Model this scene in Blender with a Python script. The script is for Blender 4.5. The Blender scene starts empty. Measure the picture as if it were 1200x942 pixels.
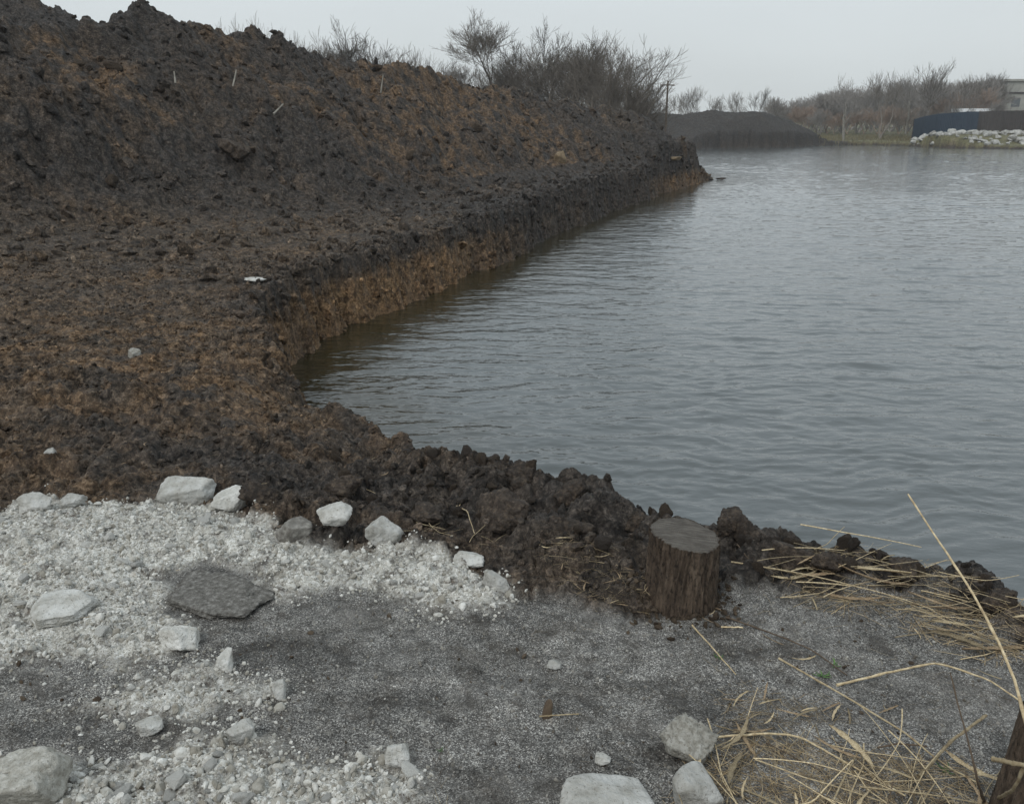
import bpy, math, random
import numpy as np
from mathutils import Vector, Matrix

# ------------------------------------------------------------------ camera, sky, sun, exposure
S = bpy.context.scene
COL = S.collection
PITCH = math.radians(18.05)
CAM_Z = 1.6
FPX = 1000.0
cd = bpy.data.cameras.new('camera'); cam = bpy.data.objects.new('camera', cd); COL.objects.link(cam)
cd.sensor_fit = 'HORIZONTAL'; cd.sensor_width = 36.0; cd.lens = 36.0 * FPX / 1200.0
cd.clip_start = 0.05; cd.clip_end = 2000
cam.location = (0, 0, CAM_Z); cam.rotation_euler = (math.pi / 2 - PITCH, 0, 0)
S.camera = cam

SUN_EL, SUN_AZ = math.radians(48), math.radians(215)
w = bpy.data.worlds.new('World'); S.world = w; w.use_nodes = True
nt = w.node_tree; N = nt.nodes; L = nt.links
bg = N['Background']
sky = N.new('ShaderNodeTexSky'); sky.sky_type = 'NISHITA'; sky.sun_disc = False
sky.sun_elevation = SUN_EL; sky.sun_rotation = SUN_AZ; sky.dust_density = 4.0
hs = N.new('ShaderNodeHueSaturation'); hs.inputs['Saturation'].default_value = 0.25
mx = N.new('ShaderNodeMix'); mx.data_type = 'RGBA'; mx.inputs[0].default_value = 0.86
L.new(sky.outputs[0], hs.inputs['Color']); L.new(hs.outputs[0], mx.inputs[6])
# the even grey of the cloud deck, a touch bluer towards the zenith
geo = N.new('ShaderNodeTexCoord'); sep = N.new('ShaderNodeSeparateXYZ'); L.new(geo.outputs['Generated'], sep.inputs[0])
cr = N.new('ShaderNodeValToRGB'); L.new(sep.outputs[2], cr.inputs[0])
cr.color_ramp.elements[0].position = 0.0; cr.color_ramp.elements[0].color = (0.565, 0.60, 0.605, 1)
cr.color_ramp.elements[1].position = 0.45; cr.color_ramp.elements[1].color = (0.60, 0.685, 0.745, 1)
vm = N.new('ShaderNodeVectorMath'); vm.operation = 'SCALE'; vm.inputs[3].default_value = 10.4
cn = N.new('ShaderNodeTexNoise'); cn.inputs['Scale'].default_value = 2.2; cn.inputs['Detail'].default_value = 4; cmp_ = N.new('ShaderNodeMapping'); cmp_.inputs['Scale'].default_value = (1, 1, 3.5); L.new(geo.outputs['Generated'], cmp_.inputs[0]); L.new(cmp_.outputs[0], cn.inputs['Vector'])
mr = N.new('ShaderNodeMapRange'); mr.inputs[1].default_value = .3; mr.inputs[2].default_value = .7; mr.inputs[3].default_value = .955; mr.inputs[4].default_value = 1.035; L.new(cn.outputs[0], mr.inputs[0])
vm2 = N.new('ShaderNodeVectorMath'); vm2.operation = 'SCALE'; L.new(cr.outputs[0], vm2.inputs[0]); L.new(mr.outputs[0], vm2.inputs[3]); L.new(vm2.outputs[0], vm.inputs[0]); L.new(vm.outputs[0], mx.inputs[7])
L.new(mx.outputs[2], bg.inputs[0]); bg.inputs[1].default_value = 0.1

sd_ = bpy.data.lights.new('sun', 'SUN'); sd_.energy = 0.9; sd_.angle = math.radians(22); sd_.color = (1, .97, .92)
sun = bpy.data.objects.new('sun', sd_); COL.objects.link(sun)
sun.rotation_euler = (math.pi / 2 - SUN_EL, 0, math.pi - SUN_AZ)
S.view_settings.view_transform = 'Standard'; S.view_settings.look = 'None'
S.view_settings.exposure = 0.27; S.view_settings.gamma = 1.0; S.view_settings.use_curve_mapping = False
S.cycles.max_bounces = 5; S.cycles.diffuse_bounces = 2; S.cycles.glossy_bounces = 3; S.cycles.volume_bounces = 2
S.cycles.transparent_max_bounces = 8

# ------------------------------------------------------------------ noise
rs = np.random.RandomState(11); random.seed(5)
PERM = rs.permutation(256).astype(np.int32); PERM = np.concatenate([PERM, PERM])
_a = rs.rand(256) * 2 * np.pi
GX = np.cos(_a).astype(np.float32); GY = np.sin(_a).astype(np.float32)
_r3 = rs.normal(size=(256, 3)); _r3 /= np.linalg.norm(_r3, axis=1)[:, None]; G3 = _r3.astype(np.float32)
RA = rs.rand(256).astype(np.float32); RB = rs.rand(256).astype(np.float32); RC = rs.rand(256).astype(np.float32)

def pn(x, y, s=0):
    xi = np.floor(x); yi = np.floor(y); xf = (x - xi).astype(np.float32); yf = (y - yi).astype(np.float32)
    xi = (xi.astype(np.int64) + s * 57) & 255; yi = (yi.astype(np.int64) + s * 91) & 255
    u = xf * xf * xf * (xf * (xf * 6 - 15) + 10); v = yf * yf * yf * (yf * (yf * 6 - 15) + 10)
    x1 = (xi + 1) & 255; y1 = (yi + 1) & 255
    def g(a, b, dx, dy):
        h = PERM[PERM[a] + b]; return GX[h] * dx + GY[h] * dy
    n00 = g(xi, yi, xf, yf); n10 = g(x1, yi, xf - 1, yf); n01 = g(xi, y1, xf, yf - 1); n11 = g(x1, y1, xf - 1, yf - 1)
    a = n00 + u * (n10 - n00); b = n01 + u * (n11 - n01)
    return (a + v * (b - a)) * 1.5

def fbm(x, y, f=1.0, o=4, s=0, gain=0.5, mode=0):
    r = 0; a = 1.0; t = 0
    for k in range(o):
        n = pn(x * f + k * 17.3, y * f - k * 9.1, s + k)
        if mode == 1: n = 1 - 2 * np.abs(n)
        if mode == 2: n = 2 * np.abs(n) - .5
        r = r + a * n; t += a; a *= gain; f *= 2.07
    return r / t

def pn3(p, s=0):
    i = np.floor(p); f = (p - i).astype(np.float32); i = (i.astype(np.int64) + s * 31) & 255
    u = f * f * (3 - 2 * f); r = 0
    for a in (0, 1):
        for b in (0, 1):
            for c in (0, 1):
                h = PERM[PERM[PERM[(i[:, 0] + a) & 255] + ((i[:, 1] + b) & 255)] + ((i[:, 2] + c) & 255)]
                d = G3[h]; dot = d[:, 0] * (f[:, 0] - a) + d[:, 1] * (f[:, 1] - b) + d[:, 2] * (f[:, 2] - c)
                wt = (u[:, 0] if a else 1 - u[:, 0]) * (u[:, 1] if b else 1 - u[:, 1]) * (u[:, 2] if c else 1 - u[:, 2])
                r = r + wt * dot
    return r * 1.5

def fbm3(p, f=1., o=4, s=0, gain=.5, billow=False):
    r = 0; a = 1.; t = 0
    for k in range(o):
        n = pn3(p * f + k * 7.7, s + k)
        if billow: n = 2 * np.abs(n) - .5
        r = r + a * n; t += a; a *= gain; f *= 2.1
    return r / t

def clods(x, y, size, s=0, fill=.75):
    """rounded lumps of uneven height on a jittered grid, one per cell"""
    X = x / size; Y = y / size; xi = np.floor(X); yi = np.floor(Y); out = np.zeros(x.shape, np.float32)
    for a in (-1, 0, 1):
        for b in (-1, 0, 1):
            cx = xi + a; cy = yi + b
            h = PERM[PERM[(cx.astype(np.int64) + s * 13) & 255] + ((cy.astype(np.int64) + s * 29) & 255)]
            r = .32 + .5 * RC[h]
            d2 = ((X - cx - RA[h]) ** 2 + (Y - cy - RB[h]) ** 2) / (r * r)
            hh = np.sqrt(np.clip(1 - d2, 0, 1)) * r * (RB[(h * 7 + 3) & 255] < fill) * (.35 + RA[(h * 5 + 1) & 255])
            out = np.maximum(out, hh.astype(np.float32))
    return out * size

def sm(a, b, t):
    t = np.clip((t - a) / (b - a), 0, 1); return t * t * (3 - 2 * t)

# ------------------------------------------------------------------ survey: photo sight lines turned into world positions (used only to lay out the ground plan)
cp, sp = math.cos(PITCH), math.sin(PITCH)
def ray(px, py):
    a = (px - 600) / FPX; b = (471 - py) / FPX
    return np.array([a, cp + b * sp, -sp + b * cp])
def P(px, py, z=0.0):
    d = ray(px, py); t = (z - CAM_Z) / d[2]; return np.array([d[0] * t, d[1] * t, z])
def PR(px, py, R):
    d = ray(px, py); t = R / math.hypot(d[0], d[1]); return np.array([d[0] * t, d[1] * t, CAM_Z + d[2] * t])
WL = -0.7
lake = []
for p in [(1420, 880, 0), (1300, 790, 0), (1200, 722, 0), (1150, 690, 0), (1110, 672, 0), (1060, 668, .02), (1000, 668, 0), (940, 645, .02), (890, 632, .03),
          (850, 605, .08), (800, 606, .05), (760, 602, .03), (700, 594, 0), (640, 572, 0), (600, 562, 0), (560, 552, 0), (520, 538, -.12), (475, 518, -.25), (415, 503, -.32), (375, 488, -.36), (352, 474, -.38)]:
    q = P(*p); n = q[:2] / np.linalg.norm(q[:2]); k = .22 if p[0] > 540 else .16
    lake.append((q[0] + n[0] * k + .06, q[1] + n[1] * k))
for p in [(334, 445), (345, 425), (380, 400), (440, 371), (500, 347), (550, 325), (600, 305), (620, 290), (650, 275), (700, 256), (740, 241), (780, 226), (805, 218), (833, 211)]:
    q = P(p[0], p[1], WL); lake.append((q[0], q[1]))
q = PR(836, 200, 39.5); lake.append((q[0], q[1]))
q = PR(815, 200, 43.0); lake.append((q[0], q[1]))
q = PR(770, 200, 50.0); lake.append((q[0], q[1]))
q = PR(730, 200, 66.0); lake.append((q[0], q[1]))
q = PR(745, 200, 84.0); lake.append((q[0], q[1]))
for p, R in [(800, 86), (860, 92), (915, 96), (965, 104), (1000, 108), (1040, 108), (1066, 105), (1100, 100), (1150, 98), (1200, 97), (1300, 100), (1450, 100)]:
    q = PR(p, 170, R); lake.append((q[0], q[1]))
lake += [(110, 60), (60, 10), (14, -3), (5, -1.2), (2.6, .4)]
lake = np.array(lake)

def sdpoly(poly, x, y):
    """signed distance, negative inside"""
    d2 = np.full(x.shape, 1e9, np.float32); ins = np.zeros(x.shape, bool)
    n = len(poly)
    for i in range(n):
        ax, ay = poly[i]; bx, by = poly[(i + 1) % n]
        ex, ey = bx - ax, by - ay; wx = x - ax; wy = y - ay
        t = np.clip((wx * ex + wy * ey) / (ex * ex + ey * ey), 0, 1)
        d2 = np.minimum(d2, (wx - ex * t) ** 2 + (wy - ey * t) ** 2)
        if ey != 0:
            c = ((ay > y) != (by > y)) & (x < ex * (y - ay) / ey + ax); ins ^= c
    return np.where(ins, -1, 1) * np.sqrt(d2)

def table(rows):
    r = np.array(sorted((math.atan2(*PR(px, py, R)[:2]), PR(px, py, R)[2], R) for px, py, R in rows)); return r
CREST = table([(-500, -60, 14), (-300, -10, 15), (-120, 10, 16), (0, 20, 17), (80, 16, 18), (125, 12, 19), (150, 1, 19.5), (172, -1, 20), (200, 8, 20), (218, 20, 20.2), (240, 29, 20.5), (290, 33, 21.5), (330, 47, 22), (400, 58, 23.5),
               (440, 68, 24.5), (500, 78, 26), (520, 91, 27), (570, 97, 28.5), (620, 107, 30), (680, 119, 32), (720, 128, 33.5), (750, 138, 34.5), (790, 158, 36), (815, 168, 37), (833, 180, 38), (845, 190, 39), (900, 200, 40), (1300, 220, 40)])
TOE = table([(-500, 300, 10.5), (-200, 285, 12), (0, 270, 13.2), (150, 262, 14), (300, 256, 14.6), (400, 246, 16), (500, 232, 18.5), (600, 215, 22), (700, 200, 26.5), (800, 190, 33), (830, 195, 35), (900, 210, 36), (1300, 230, 36)])
BACK = table([(-500, -30, 34), (-250, -22, 34), (-60, -10, 34), (30, -4, 34), (62, 4, 34), (85, 14, 34), (110, 40, 34), (160, 90, 34), (1300, 150, 34)])
FARH = table([(600, 150, 92), (690, 141, 92), (745, 135, 92), (770, 132, 93), (800, 134, 94), (835, 129, 96), (860, 131, 97), (895, 131, 99), (920, 139, 101), (945, 150, 103), (966, 162, 105), (985, 168, 106), (1300, 172, 106)])
def tab(T, ph, c): return np.interp(ph, T[:, 0], T[:, c]).astype(np.float32)

def img_poly(pts, z=0): return np.array([P(a, b, z)[:2] for a, b in pts])
CHALK_A = img_poly([(-90, 600), (0, 604), (20, 592), (60, 590), (110, 590), (185, 590), (250, 592), (300, 610), (345, 640), (372, 650), (470, 640), (540, 662), (598, 688), (588, 708), (535, 716), (505, 728), (485, 702), (400, 682), (368, 690), (325, 700), (300, 682), (215, 688), (180, 720), (228, 742), (200, 762), (140, 778), (60, 772), (0, 778), (-90, 790)])
CHALK_B = img_poly([(95, 828), (160, 800), (245, 772), (270, 790), (335, 802), (328, 822), (270, 838), (215, 850), (150, 846)])
CHALK_C = img_poly([(-60, 905), (60, 893), (150, 898), (205, 878), (262, 862), (300, 872), (372, 906), (452, 886), (496, 912), (484, 942), (500, 1010), (-60, 1010)])
GRIT = img_poly([(-400, 800), (-100, 772), (0, 700), (300, 672), (480, 690), (600, 698), (690, 712), (752, 722), (820, 722), (850, 690), (930, 690), (1000, 696), (1100, 700), (1200, 770), (1320, 850), (1700, 1500), (-900, 1500)])
GREY_ROCK_BED = img_poly([(188, 676), (240, 658), (300, 672), (318, 690), (270, 712), (200, 722)])

def coarse(x, y):
    """land level without small relief, signed shore distance, cliff width"""
    x = np.asarray(x, np.float32); y = np.asarray(y, np.float32)
    R = np.hypot(x, y); ph = np.arctan2(x, y)
    ph = np.where(y < -.5, np.sign(x) * 1.5, ph)
    sd = sdpoly(lake, x, y)
    Rt = tab(TOE, ph, 2); zt = tab(TOE, ph, 1); Rc = tab(CREST, ph, 2); zc = tab(CREST, ph, 1)
    # let the heap's outline wander
    Rn = R + .9 * fbm(x, y, .35, 3, 3)
    t = (Rn - Rt) / (Rc - Rt)
    tt = np.clip(t, 0, 1); prof = tt * (.72 + .28 * sm(0, .5, tt))
    land0 = zt * sm(.25, 1.0, R / Rt)
    up = land0 + (zc - zt) * prof + .22 * fbm(x, y, .55, 3, 8) * np.clip(t * 3, 0, 1) * (t < 1.4)
    down = zc - (R - Rc) * .42
    h = np.where(R < Rc, up, np.minimum(up, down))
    zb = tab(BACK, ph, 1); hb = zb - np.abs(R - 34) * .6 + .35 * fbm(x, y, .5, 3, 4)
    far = R > 60
    h = np.maximum(h, np.where((R > 20) & (R < 60), hb, -9))
    plain = -.38 + .02 * np.clip(R - 104, 0, 45)
    h = np.maximum(h, np.where(R > 25, plain, -9))
    h = np.maximum(h, np.where(R <= 25, 0 * R, -9)) * np.where(R <= 25, 1, 1)
    zf = tab(FARH, ph, 1); Rf = tab(FARH, ph, 2); hf = zf - np.where(R < Rf, .36, .55) * np.abs(R - Rf) + .12 * fbm(x, y, .4, 3, 5)
    h = np.maximum(h, np.where((R > 70) & (x < 60) & (x > 6), hf, -9))
    # stony bank on the far right shore
    q = PR(1150, 160, 104); h = h + .95 * np.exp(-(((x - q[0]) / 8.5) ** 2 + ((y - q[1]) / 4.0) ** 2) ** 2)
    # the near bank dips towards the inner corner of the pond
    q = P(455, 515, -.25); h = h - .26 * np.exp(-(((x - q[0]) / .62) ** 2 + ((y - q[1]) / .75) ** 2))
    q = P(365, 480, -.3); h = h - .22 * np.exp(-(((x - q[0]) / .30) ** 2 + ((y - q[1]) / .5) ** 2))
    near = (y < 6) & (x > -1.2)
    h = h + np.where(near, .03 * np.exp(-((sd - .30) / .16) ** 2), 0) * sm(-1.0, -.1, x)
    # the shore never rises steeper than loose earth stands
    h = np.minimum(h, np.maximum(land0, 0) + .35 + .75 * np.clip(sd, 0, 99))
    wd = .16 + .011 * np.minimum(R, 40)
    return h.astype(np.float32), sd.astype(np.float32), wd.astype(np.float32), R, t

OCHRE_BLOBS = []; DARK_BLOBS = []
def ground(x, y, masks=False, small=True):
    x = np.asarray(x, np.float32); y = np.asarray(y, np.float32)
    h, sd, wd, R, t = coarse(x, y)
    jag = .12 * fbm(x, y, 2.2, 3, 21) + np.where(R > 7, .16, 0) * fbm(x, y, .9, 2, 25) + .045 * fbm(x, y, 9, 3, 22) + .012 * fbm(x, y, 40, 2, 24)
    sdj = sd + jag * np.where((y < 4) & (x > -.4), .9, 1.0) * (1 + .04 * np.minimum(R, 40))
    chalkd = np.minimum(np.minimum(sdpoly(CHALK_A, x, y), sdpoly(CHALK_B, x, y) + .03), sdpoly(CHALK_C, x, y))
    chalkd = np.maximum(chalkd, -sdpoly(GREY_ROCK_BED, x, y))
    chn = chalkd + .07 * fbm(x, y, 6, 3, 31)
    chalk = 1 - sm(-.05, .05, chn)
    grd = sdpoly(GRIT, x, y) + .08 * fbm(x, y, 5, 3, 33)
    grit = 1 - sm(-.05, .05, grd); grit = np.maximum(grit, 1 - sm(0, .04, sdpoly(GREY_ROCK_BED, x, y)))
    soil = 1 - np.maximum(grit, chalk)
    heap = np.clip(t * 4, 0, 1) * (R > 9) * (R < 60)
    flat = sm(5.2, 7.0, R) * (1 - heap) * (R < 30)
    if small:
        warp = .05 * fbm(x, y, 7, 2, 41)
        xs, ys = x + warp, y + .05 * fbm(x, y, 7, 2, 43)
        patch = .45 + .55 * sm(-.25, .3, fbm(x, y, 1.1, 3, 44))
        c1 = clods(xs, ys, .17, 1, .8); c2 = clods(xs, ys, .065, 2, .9); c3 = clods(xs, ys, .026, 3, .95)
        c0 = clods(xs + .1 * fbm(x, y, 3, 2, 45), ys, .5, 4, .6)
        rough = fbm(x, y, 1.7, 4, 46); fine = fbm(x, y, 26, 3, 47); vf = fbm(x, y, 90, 2, 48)
        bankstrip = np.exp(-((sd - .32) / .28) ** 2) * (R < 6) * (x > -.9)
        ds = .05 * rough + (1 - .72 * heap) * patch * (.62 * c1 * (1 - .65 * flat) + .75 * c2 * (1 - .3 * flat)) + .8 * c3 * (1 - .6 * heap) + .010 * fine + .004 * vf
        ds = ds + heap * (.35 * c0 + .20 * fbm(x, y, .8, 3, 67) + .22 * fbm(x + ds, y, 1.3, 5, 59, .6, 2) + .25 * c1 - .14) + bankstrip * (.16 * c1 + .3 * c2 + .05 * rough)
        ds = ds - .02
        dg = .012 * rough + .0035 * fine + .0022 * vf + .5 * c3 * sm(.22, .4, fbm(x, y, 12, 2, 49))
        dc = .05 * sm(0, .35, -chalkd) + .012 * rough + .30 * c2 + .6 * c3 + .003 * vf
        dg = dg - .02 * np.exp(-((x * .35 + y - 2.35) / .12) ** 2) * .3
        h2 = h + soil * ds + (1 - soil) * (grit * (1 - chalk) * dg + chalk * dc)
    else:
        h2 = h
    top = h2
    tcl = np.clip(sdj / wd, 0, 1)
    z = WL + (top - WL) * (.30 * sm(0, .35, tcl) + .45 * sm(.25, .72, tcl) + .25 * sm(.6, 1., tcl))
    z = np.where(sdj < 0, WL - .02 + np.maximum(sdj * .9, -.7), z)
    if not masks: return z
    # masks for the material: ochre clay, cinders, chalk rubble, black peat
    face = (1 - sm(.75, 1.15, sdj / wd)) * (sdj > -1)
    along = sm(-.30, .25, fbm(x, y, .35, 2, 51) + .15)
    q1 = P(395, 390, WL); q2 = P(520, 340, WL); q3 = P(765, 231, WL)
    seg = np.exp(-(((x - q1[0]) ** 2 + (y - q1[1]) ** 2) / 3.2)) + np.exp(-(((x - q2[0]) ** 2 + (y - q2[1]) ** 2) / 5.)) + np.exp(-(((x - q3[0]) ** 2 + (y - q3[1]) ** 2) / 40.))
    ochre = face * np.clip(seg * 1.4 + .35 * along, 0, 1) * (1 - sm(-.26, -.08, z + .22 * fbm(x, y, 3, 3, 52))) * sm(-.5, .1, fbm(x, y, 1.6, 3, 68) + .2)
    band = sm(.45, .62, t) * (1 - sm(.86, 1.0, t)) * (x > -5) + .8 * (x < -4.5) * sm(.35, .5, t) * (1 - sm(.8, .95, t))
    hp = heap * sm(.06, .24, fbm(x, y, .55, 4, 53, .6) + .20 * band - .16) * sm(-.38, .25, fbm(x, y, 2.2, 3, 58)) * (.35 + .65 * sm(-.25, .2, fbm(x, y, .9, 3, 69)))
    fl = (1 - heap) * soil * sm(.05, .5, fbm(x, y, .9, 4, 54)) * .35
    nz = fbm(x, y, .9, 4, 55)
    bl = 0
    for (cx, cy, ux, uy, a, b, k) in OCHRE_BLOBS:
        dx = x - cx; dy = y - cy; u = (dx * ux + dy * uy) / b; v = (dx * uy - dy * ux) / a
        bl = bl + k * np.exp(-(u * u + v * v) * (1 - .9 * nz))
    dk = 0
    for (cx, cy, ux, uy, a, b, k) in DARK_BLOBS:
        dx = x - cx; dy = y - cy; u = (dx * ux + dy * uy) / b; v = (dx * uy - dy * ux) / a
        dk = dk + k * np.exp(-(u * u + v * v) * (1 - .9 * nz))
    ochre = np.clip(ochre + hp * .62 + fl + np.where(heap > .5, .85, 2.3) * bl * sm(-.40, .35, fbm(x, y, 3.5, 3, 56)), 0, 1) * (1 - np.clip(dk, 0, .9) * np.where(heap > .5, .35, 1))
    dk = dk + .55 * (sd > 0) * np.exp(-((sd - wd * 1.1) / (.16 + .010 * R)) ** 2) * (R > 6.5) * (R < 60) * sm(-.30, -.12, z)
    black = np.clip(dk + heap * (.15 + .65 * sm(-.2, .3, fbm(x, y, .6, 5, 57))), 0, 1) * (1 - .95 * ochre)
    strip = (R < 7) * (x > -.9) * np.exp(-(np.maximum(sd - .15, 0) / .45) ** 2) * sm(-.35, .35, x); black = np.maximum(black, .62 * strip * (.75 + .5 * fbm(x, y, 3, 3, 66))); ochre = ochre * (1 - .6 * strip)
    black = np.maximum(black, ((R > 70) & (x < R * math.tan(math.radians(20.3))) & (R < 108)).astype(np.float32)); black = np.maximum(black, (R > 70) * (1 - sm(-.58, -.46, z + .10 * fbm(x, y, .5, 2, 60))))
    grass = ((R > 60) & (black < .5)).astype(np.float32) * sm(-.62, -.50, z)
    return z, dict(ochre=ochre, grit=grit * (1 - chalk), chalk=chalk, black=black, grass=grass)

def hit(px, py, small=False):
    """where the sight line through a point of the photo meets the ground"""
    d = ray(px, py); r = np.geomspace(.9, 150, 1500); t = r / math.hypot(d[0], d[1])
    X = d[0] * t; Y = d[1] * t; Z = CAM_Z + d[2] * t
    g = ground(X, Y, small=small); i = np.argmax(Z < g)
    return np.array([X[i], Y[i], g[i]])
def gz(x, y): return float(ground(np.array([x]), np.array([y]))[0])
def blob(px, py, a, b, k):
    c = hit(px, py); u = hit(px, py - b); l = hit(px + a, py)
    n = np.linalg.norm(c[:2]); ux, uy = c[0] / n, c[1] / n
    return (c[0], c[1], ux, uy, max(np.linalg.norm(l[:2] - c[:2]), .1), min(max(np.linalg.norm(u[:2] - c[:2]), .15), 5), k)
for b_ in [(250, 40, 40, 10, .4), (330, 200, 40, 14, .4), (520, 160, 30, 16, .5), (75, 65, 45, 22, .9), (130, 95, 40, 16, .9), (30, 100, 50, 20, .5), (135, 160, 22, 14, .8), (370, 112, 50, 16, .8), (435, 182, 16, 12, .6), (405, 55, 30, 8, .7), (510, 100, 40, 14, .9), (455, 88, 25, 12, .6),
           (560, 125, 45, 10, .9), (560, 210, 20, 18, .7), (615, 140, 30, 16, .9), (660, 185, 25, 9, .8), (680, 150, 40, 14, .35), (715, 190, 40, 8, .5), (60, 215, 60, 15, .3), (200, 440, 60, 10, .45), (260, 475, 50, 14, .25),
           (455, 530, 70, 16, .8), (520, 548, 40, 10, .8), (90, 405, 60, 14, .3), (330, 520, 60, 16, .3), (40, 560, 60, 14, .35), (170, 590, 80, 12, .3), (470, 610, 50, 16, .4), (400, 590, 60, 14, .35)]:
    OCHRE_BLOBS.append(blob(b_[0], b_[1], b_[2], b_[3] * 1.5, b_[4] * (1.2 if b_[1] < 300 else .6)))
for b_ in [(165, 10, 45, 14, .8), (20, 20, 60, 12, .6), (300, 45, 40, 9, .5), (470, 90, 40, 12, .7), (560, 100, 40, 8, .7), (275, 172, 26, 16, .7), (250, 220, 140, 20, .4), (90, 210, 70, 22, .35), (600, 108, 20, 5, .6), (800, 205, 30, 10, .6),
           (650, 585, 60, 26, .75), (840, 610, 60, 14, .8), (900, 640, 60, 12, .8), (960, 655, 50, 12, .8), (330, 350, 60, 8, .4), (60, 150, 60, 12, .4), (590, 240, 60, 12, .4), (360, 640, 30, 12, .5), (310, 570, 40, 14, .4)]:
    DARK_BLOBS.append(blob(*b_))

# ------------------------------------------------------------------ mesh and object helpers
def mesh_np(name, V, F, mat=None, smooth=True, attrs=None):
    """V (n,3), F (m,k) faces of one size, or a list of such arrays"""
    me = bpy.data.meshes.new(name)
    Fs = F if isinstance(F, list) else [F]
    Fs = [f for f in Fs if len(f)]
    li = np.concatenate([f.ravel() for f in Fs]).astype(np.int32)
    sizes = np.concatenate([np.full(len(f), f.shape[1], np.int32) for f in Fs])
    st = np.concatenate([[0], np.cumsum(sizes)[:-1]]).astype(np.int32)
    me.vertices.add(len(V)); me.vertices.foreach_set('co', np.ascontiguousarray(V, np.float32).ravel())
    me.loops.add(len(li)); me.loops.foreach_set('vertex_index', li)
    me.polygons.add(len(sizes)); me.polygons.foreach_set('loop_start', st)
    me.polygons.foreach_set('use_smooth', np.full(len(sizes), smooth, bool))
    me.update(calc_edges=True)
    for k, v in (attrs or {}).items():
        a = me.attributes.new(k, 'FLOAT', 'POINT'); a.data.foreach_set('value', np.ascontiguousarray(v, np.float32))
    if mat: me.materials.append(mat)
    return me
def link(name, me, parent=None, loc=None, rot=None, scale=None):
    o = bpy.data.objects.new(name, me); COL.objects.link(o)
    if parent: o.parent = parent
    if loc is not None: o.location = loc
    if rot is not None: o.rotation_euler = rot
    if scale is not None: o.scale = scale if hasattr(scale, '__len__') else (scale,) * 3
    return o
def tag(o, label=None, cat=None, group=None, kind=None):
    if label: o['label'] = label
    if cat: o['category'] = cat
    if group: o['group'] = group
    if kind: o['kind'] = kind
    return o
def grid_faces(nr, nc):
    i = np.arange(nr - 1)[:, None] * nc + np.arange(nc - 1)[None, :]
    i = i.ravel(); return np.stack([i, i + 1, i + nc + 1, i + nc], 1)

# materials
def M(name, rough=.9, spec=.3):
    m = bpy.data.materials.new(name); m.use_nodes = True; b = m.node_tree.nodes['Principled BSDF']
    b.inputs['Roughness'].default_value = rough; b.inputs['Specular IOR Level'].default_value = spec
    return m, m.node_tree, b
class T:
    """tiny node writer"""
    def __init__(s, nt): s.nt = nt; s.tc = nt.nodes.new('ShaderNodeTexCoord').outputs['Object']
    def n(s, t, **k):
        x = s.nt.nodes.new(t)
        for a, b in k.items(): setattr(x, a, b)
        return x
    def set(s, sock, v):
        if hasattr(v, 'is_linked') or isinstance(v, bpy.types.NodeSocket): s.nt.links.new(v, sock)
        else: sock.default_value = v
    def noise(s, scale, detail=3, rough=.55, vec=None, dist=0):
        x = s.n('ShaderNodeTexNoise'); x.inputs['Scale'].default_value = scale; x.inputs['Detail'].default_value = detail
        x.inputs['Roughness'].default_value = rough; x.inputs['Distortion'].default_value = dist
        s.nt.links.new(vec or s.tc, x.inputs['Vector']); return x.outputs['Fac']
    def voro(s, scale, feature='F1', out='Color', vec=None, rand=1):
        x = s.n('ShaderNodeTexVoronoi', feature=feature); x.inputs['Scale'].default_value = scale; x.inputs['Randomness'].default_value = rand
        s.nt.links.new(vec or s.tc, x.inputs['Vector']); return x.outputs[out]
    def mapping(s, sc, rot=(0, 0, 0)):
        x = s.n('ShaderNodeMapping'); x.inputs['Scale'].default_value = sc; x.inputs['Rotation'].default_value = rot
        s.nt.links.new(s.tc, x.inputs['Vector']); return x.outputs[0]
    def ramp(s, fac, stops):
        x = s.n('ShaderNodeValToRGB'); s.nt.links.new(fac, x.inputs[0]); e = x.color_ramp.elements
        while len(e) < len(stops): e.new(.5)
        for q, (p, c) in zip(e, stops):
            q.position = p; q.color = (*c, 1) if hasattr(c, '__len__') else (c, c, c, 1)
        return x.outputs[0]
    def mix(s, f, a, b, mode='MIX'):
        x = s.n('ShaderNodeMix', data_type='RGBA', blend_type=mode); s.set(x.inputs[0], f)
        for i, v in ((6, a), (7, b)):
            if isinstance(v, tuple): x.inputs[i].default_value = (*v, 1)
            else: s.nt.links.new(v, x.inputs[i])
        return x.outputs[2]
    def math(s, op, a, b=None):
        x = s.n('ShaderNodeMath', operation=op); s.set(x.inputs[0], a)
        if b is not None: s.set(x.inputs[1], b)
        return x.outputs[0]
    def attr(s, name): return s.n('ShaderNodeAttribute', attribute_name=name).outputs['Fac']
    def bump(s, h, dist, strength=1.0):
        x = s.n('ShaderNodeBump'); x.inputs['Distance'].default_value = dist; x.inputs['Strength'].default_value = strength
        s.nt.links.new(h, x.inputs['Height']); return x.outputs[0]

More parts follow.
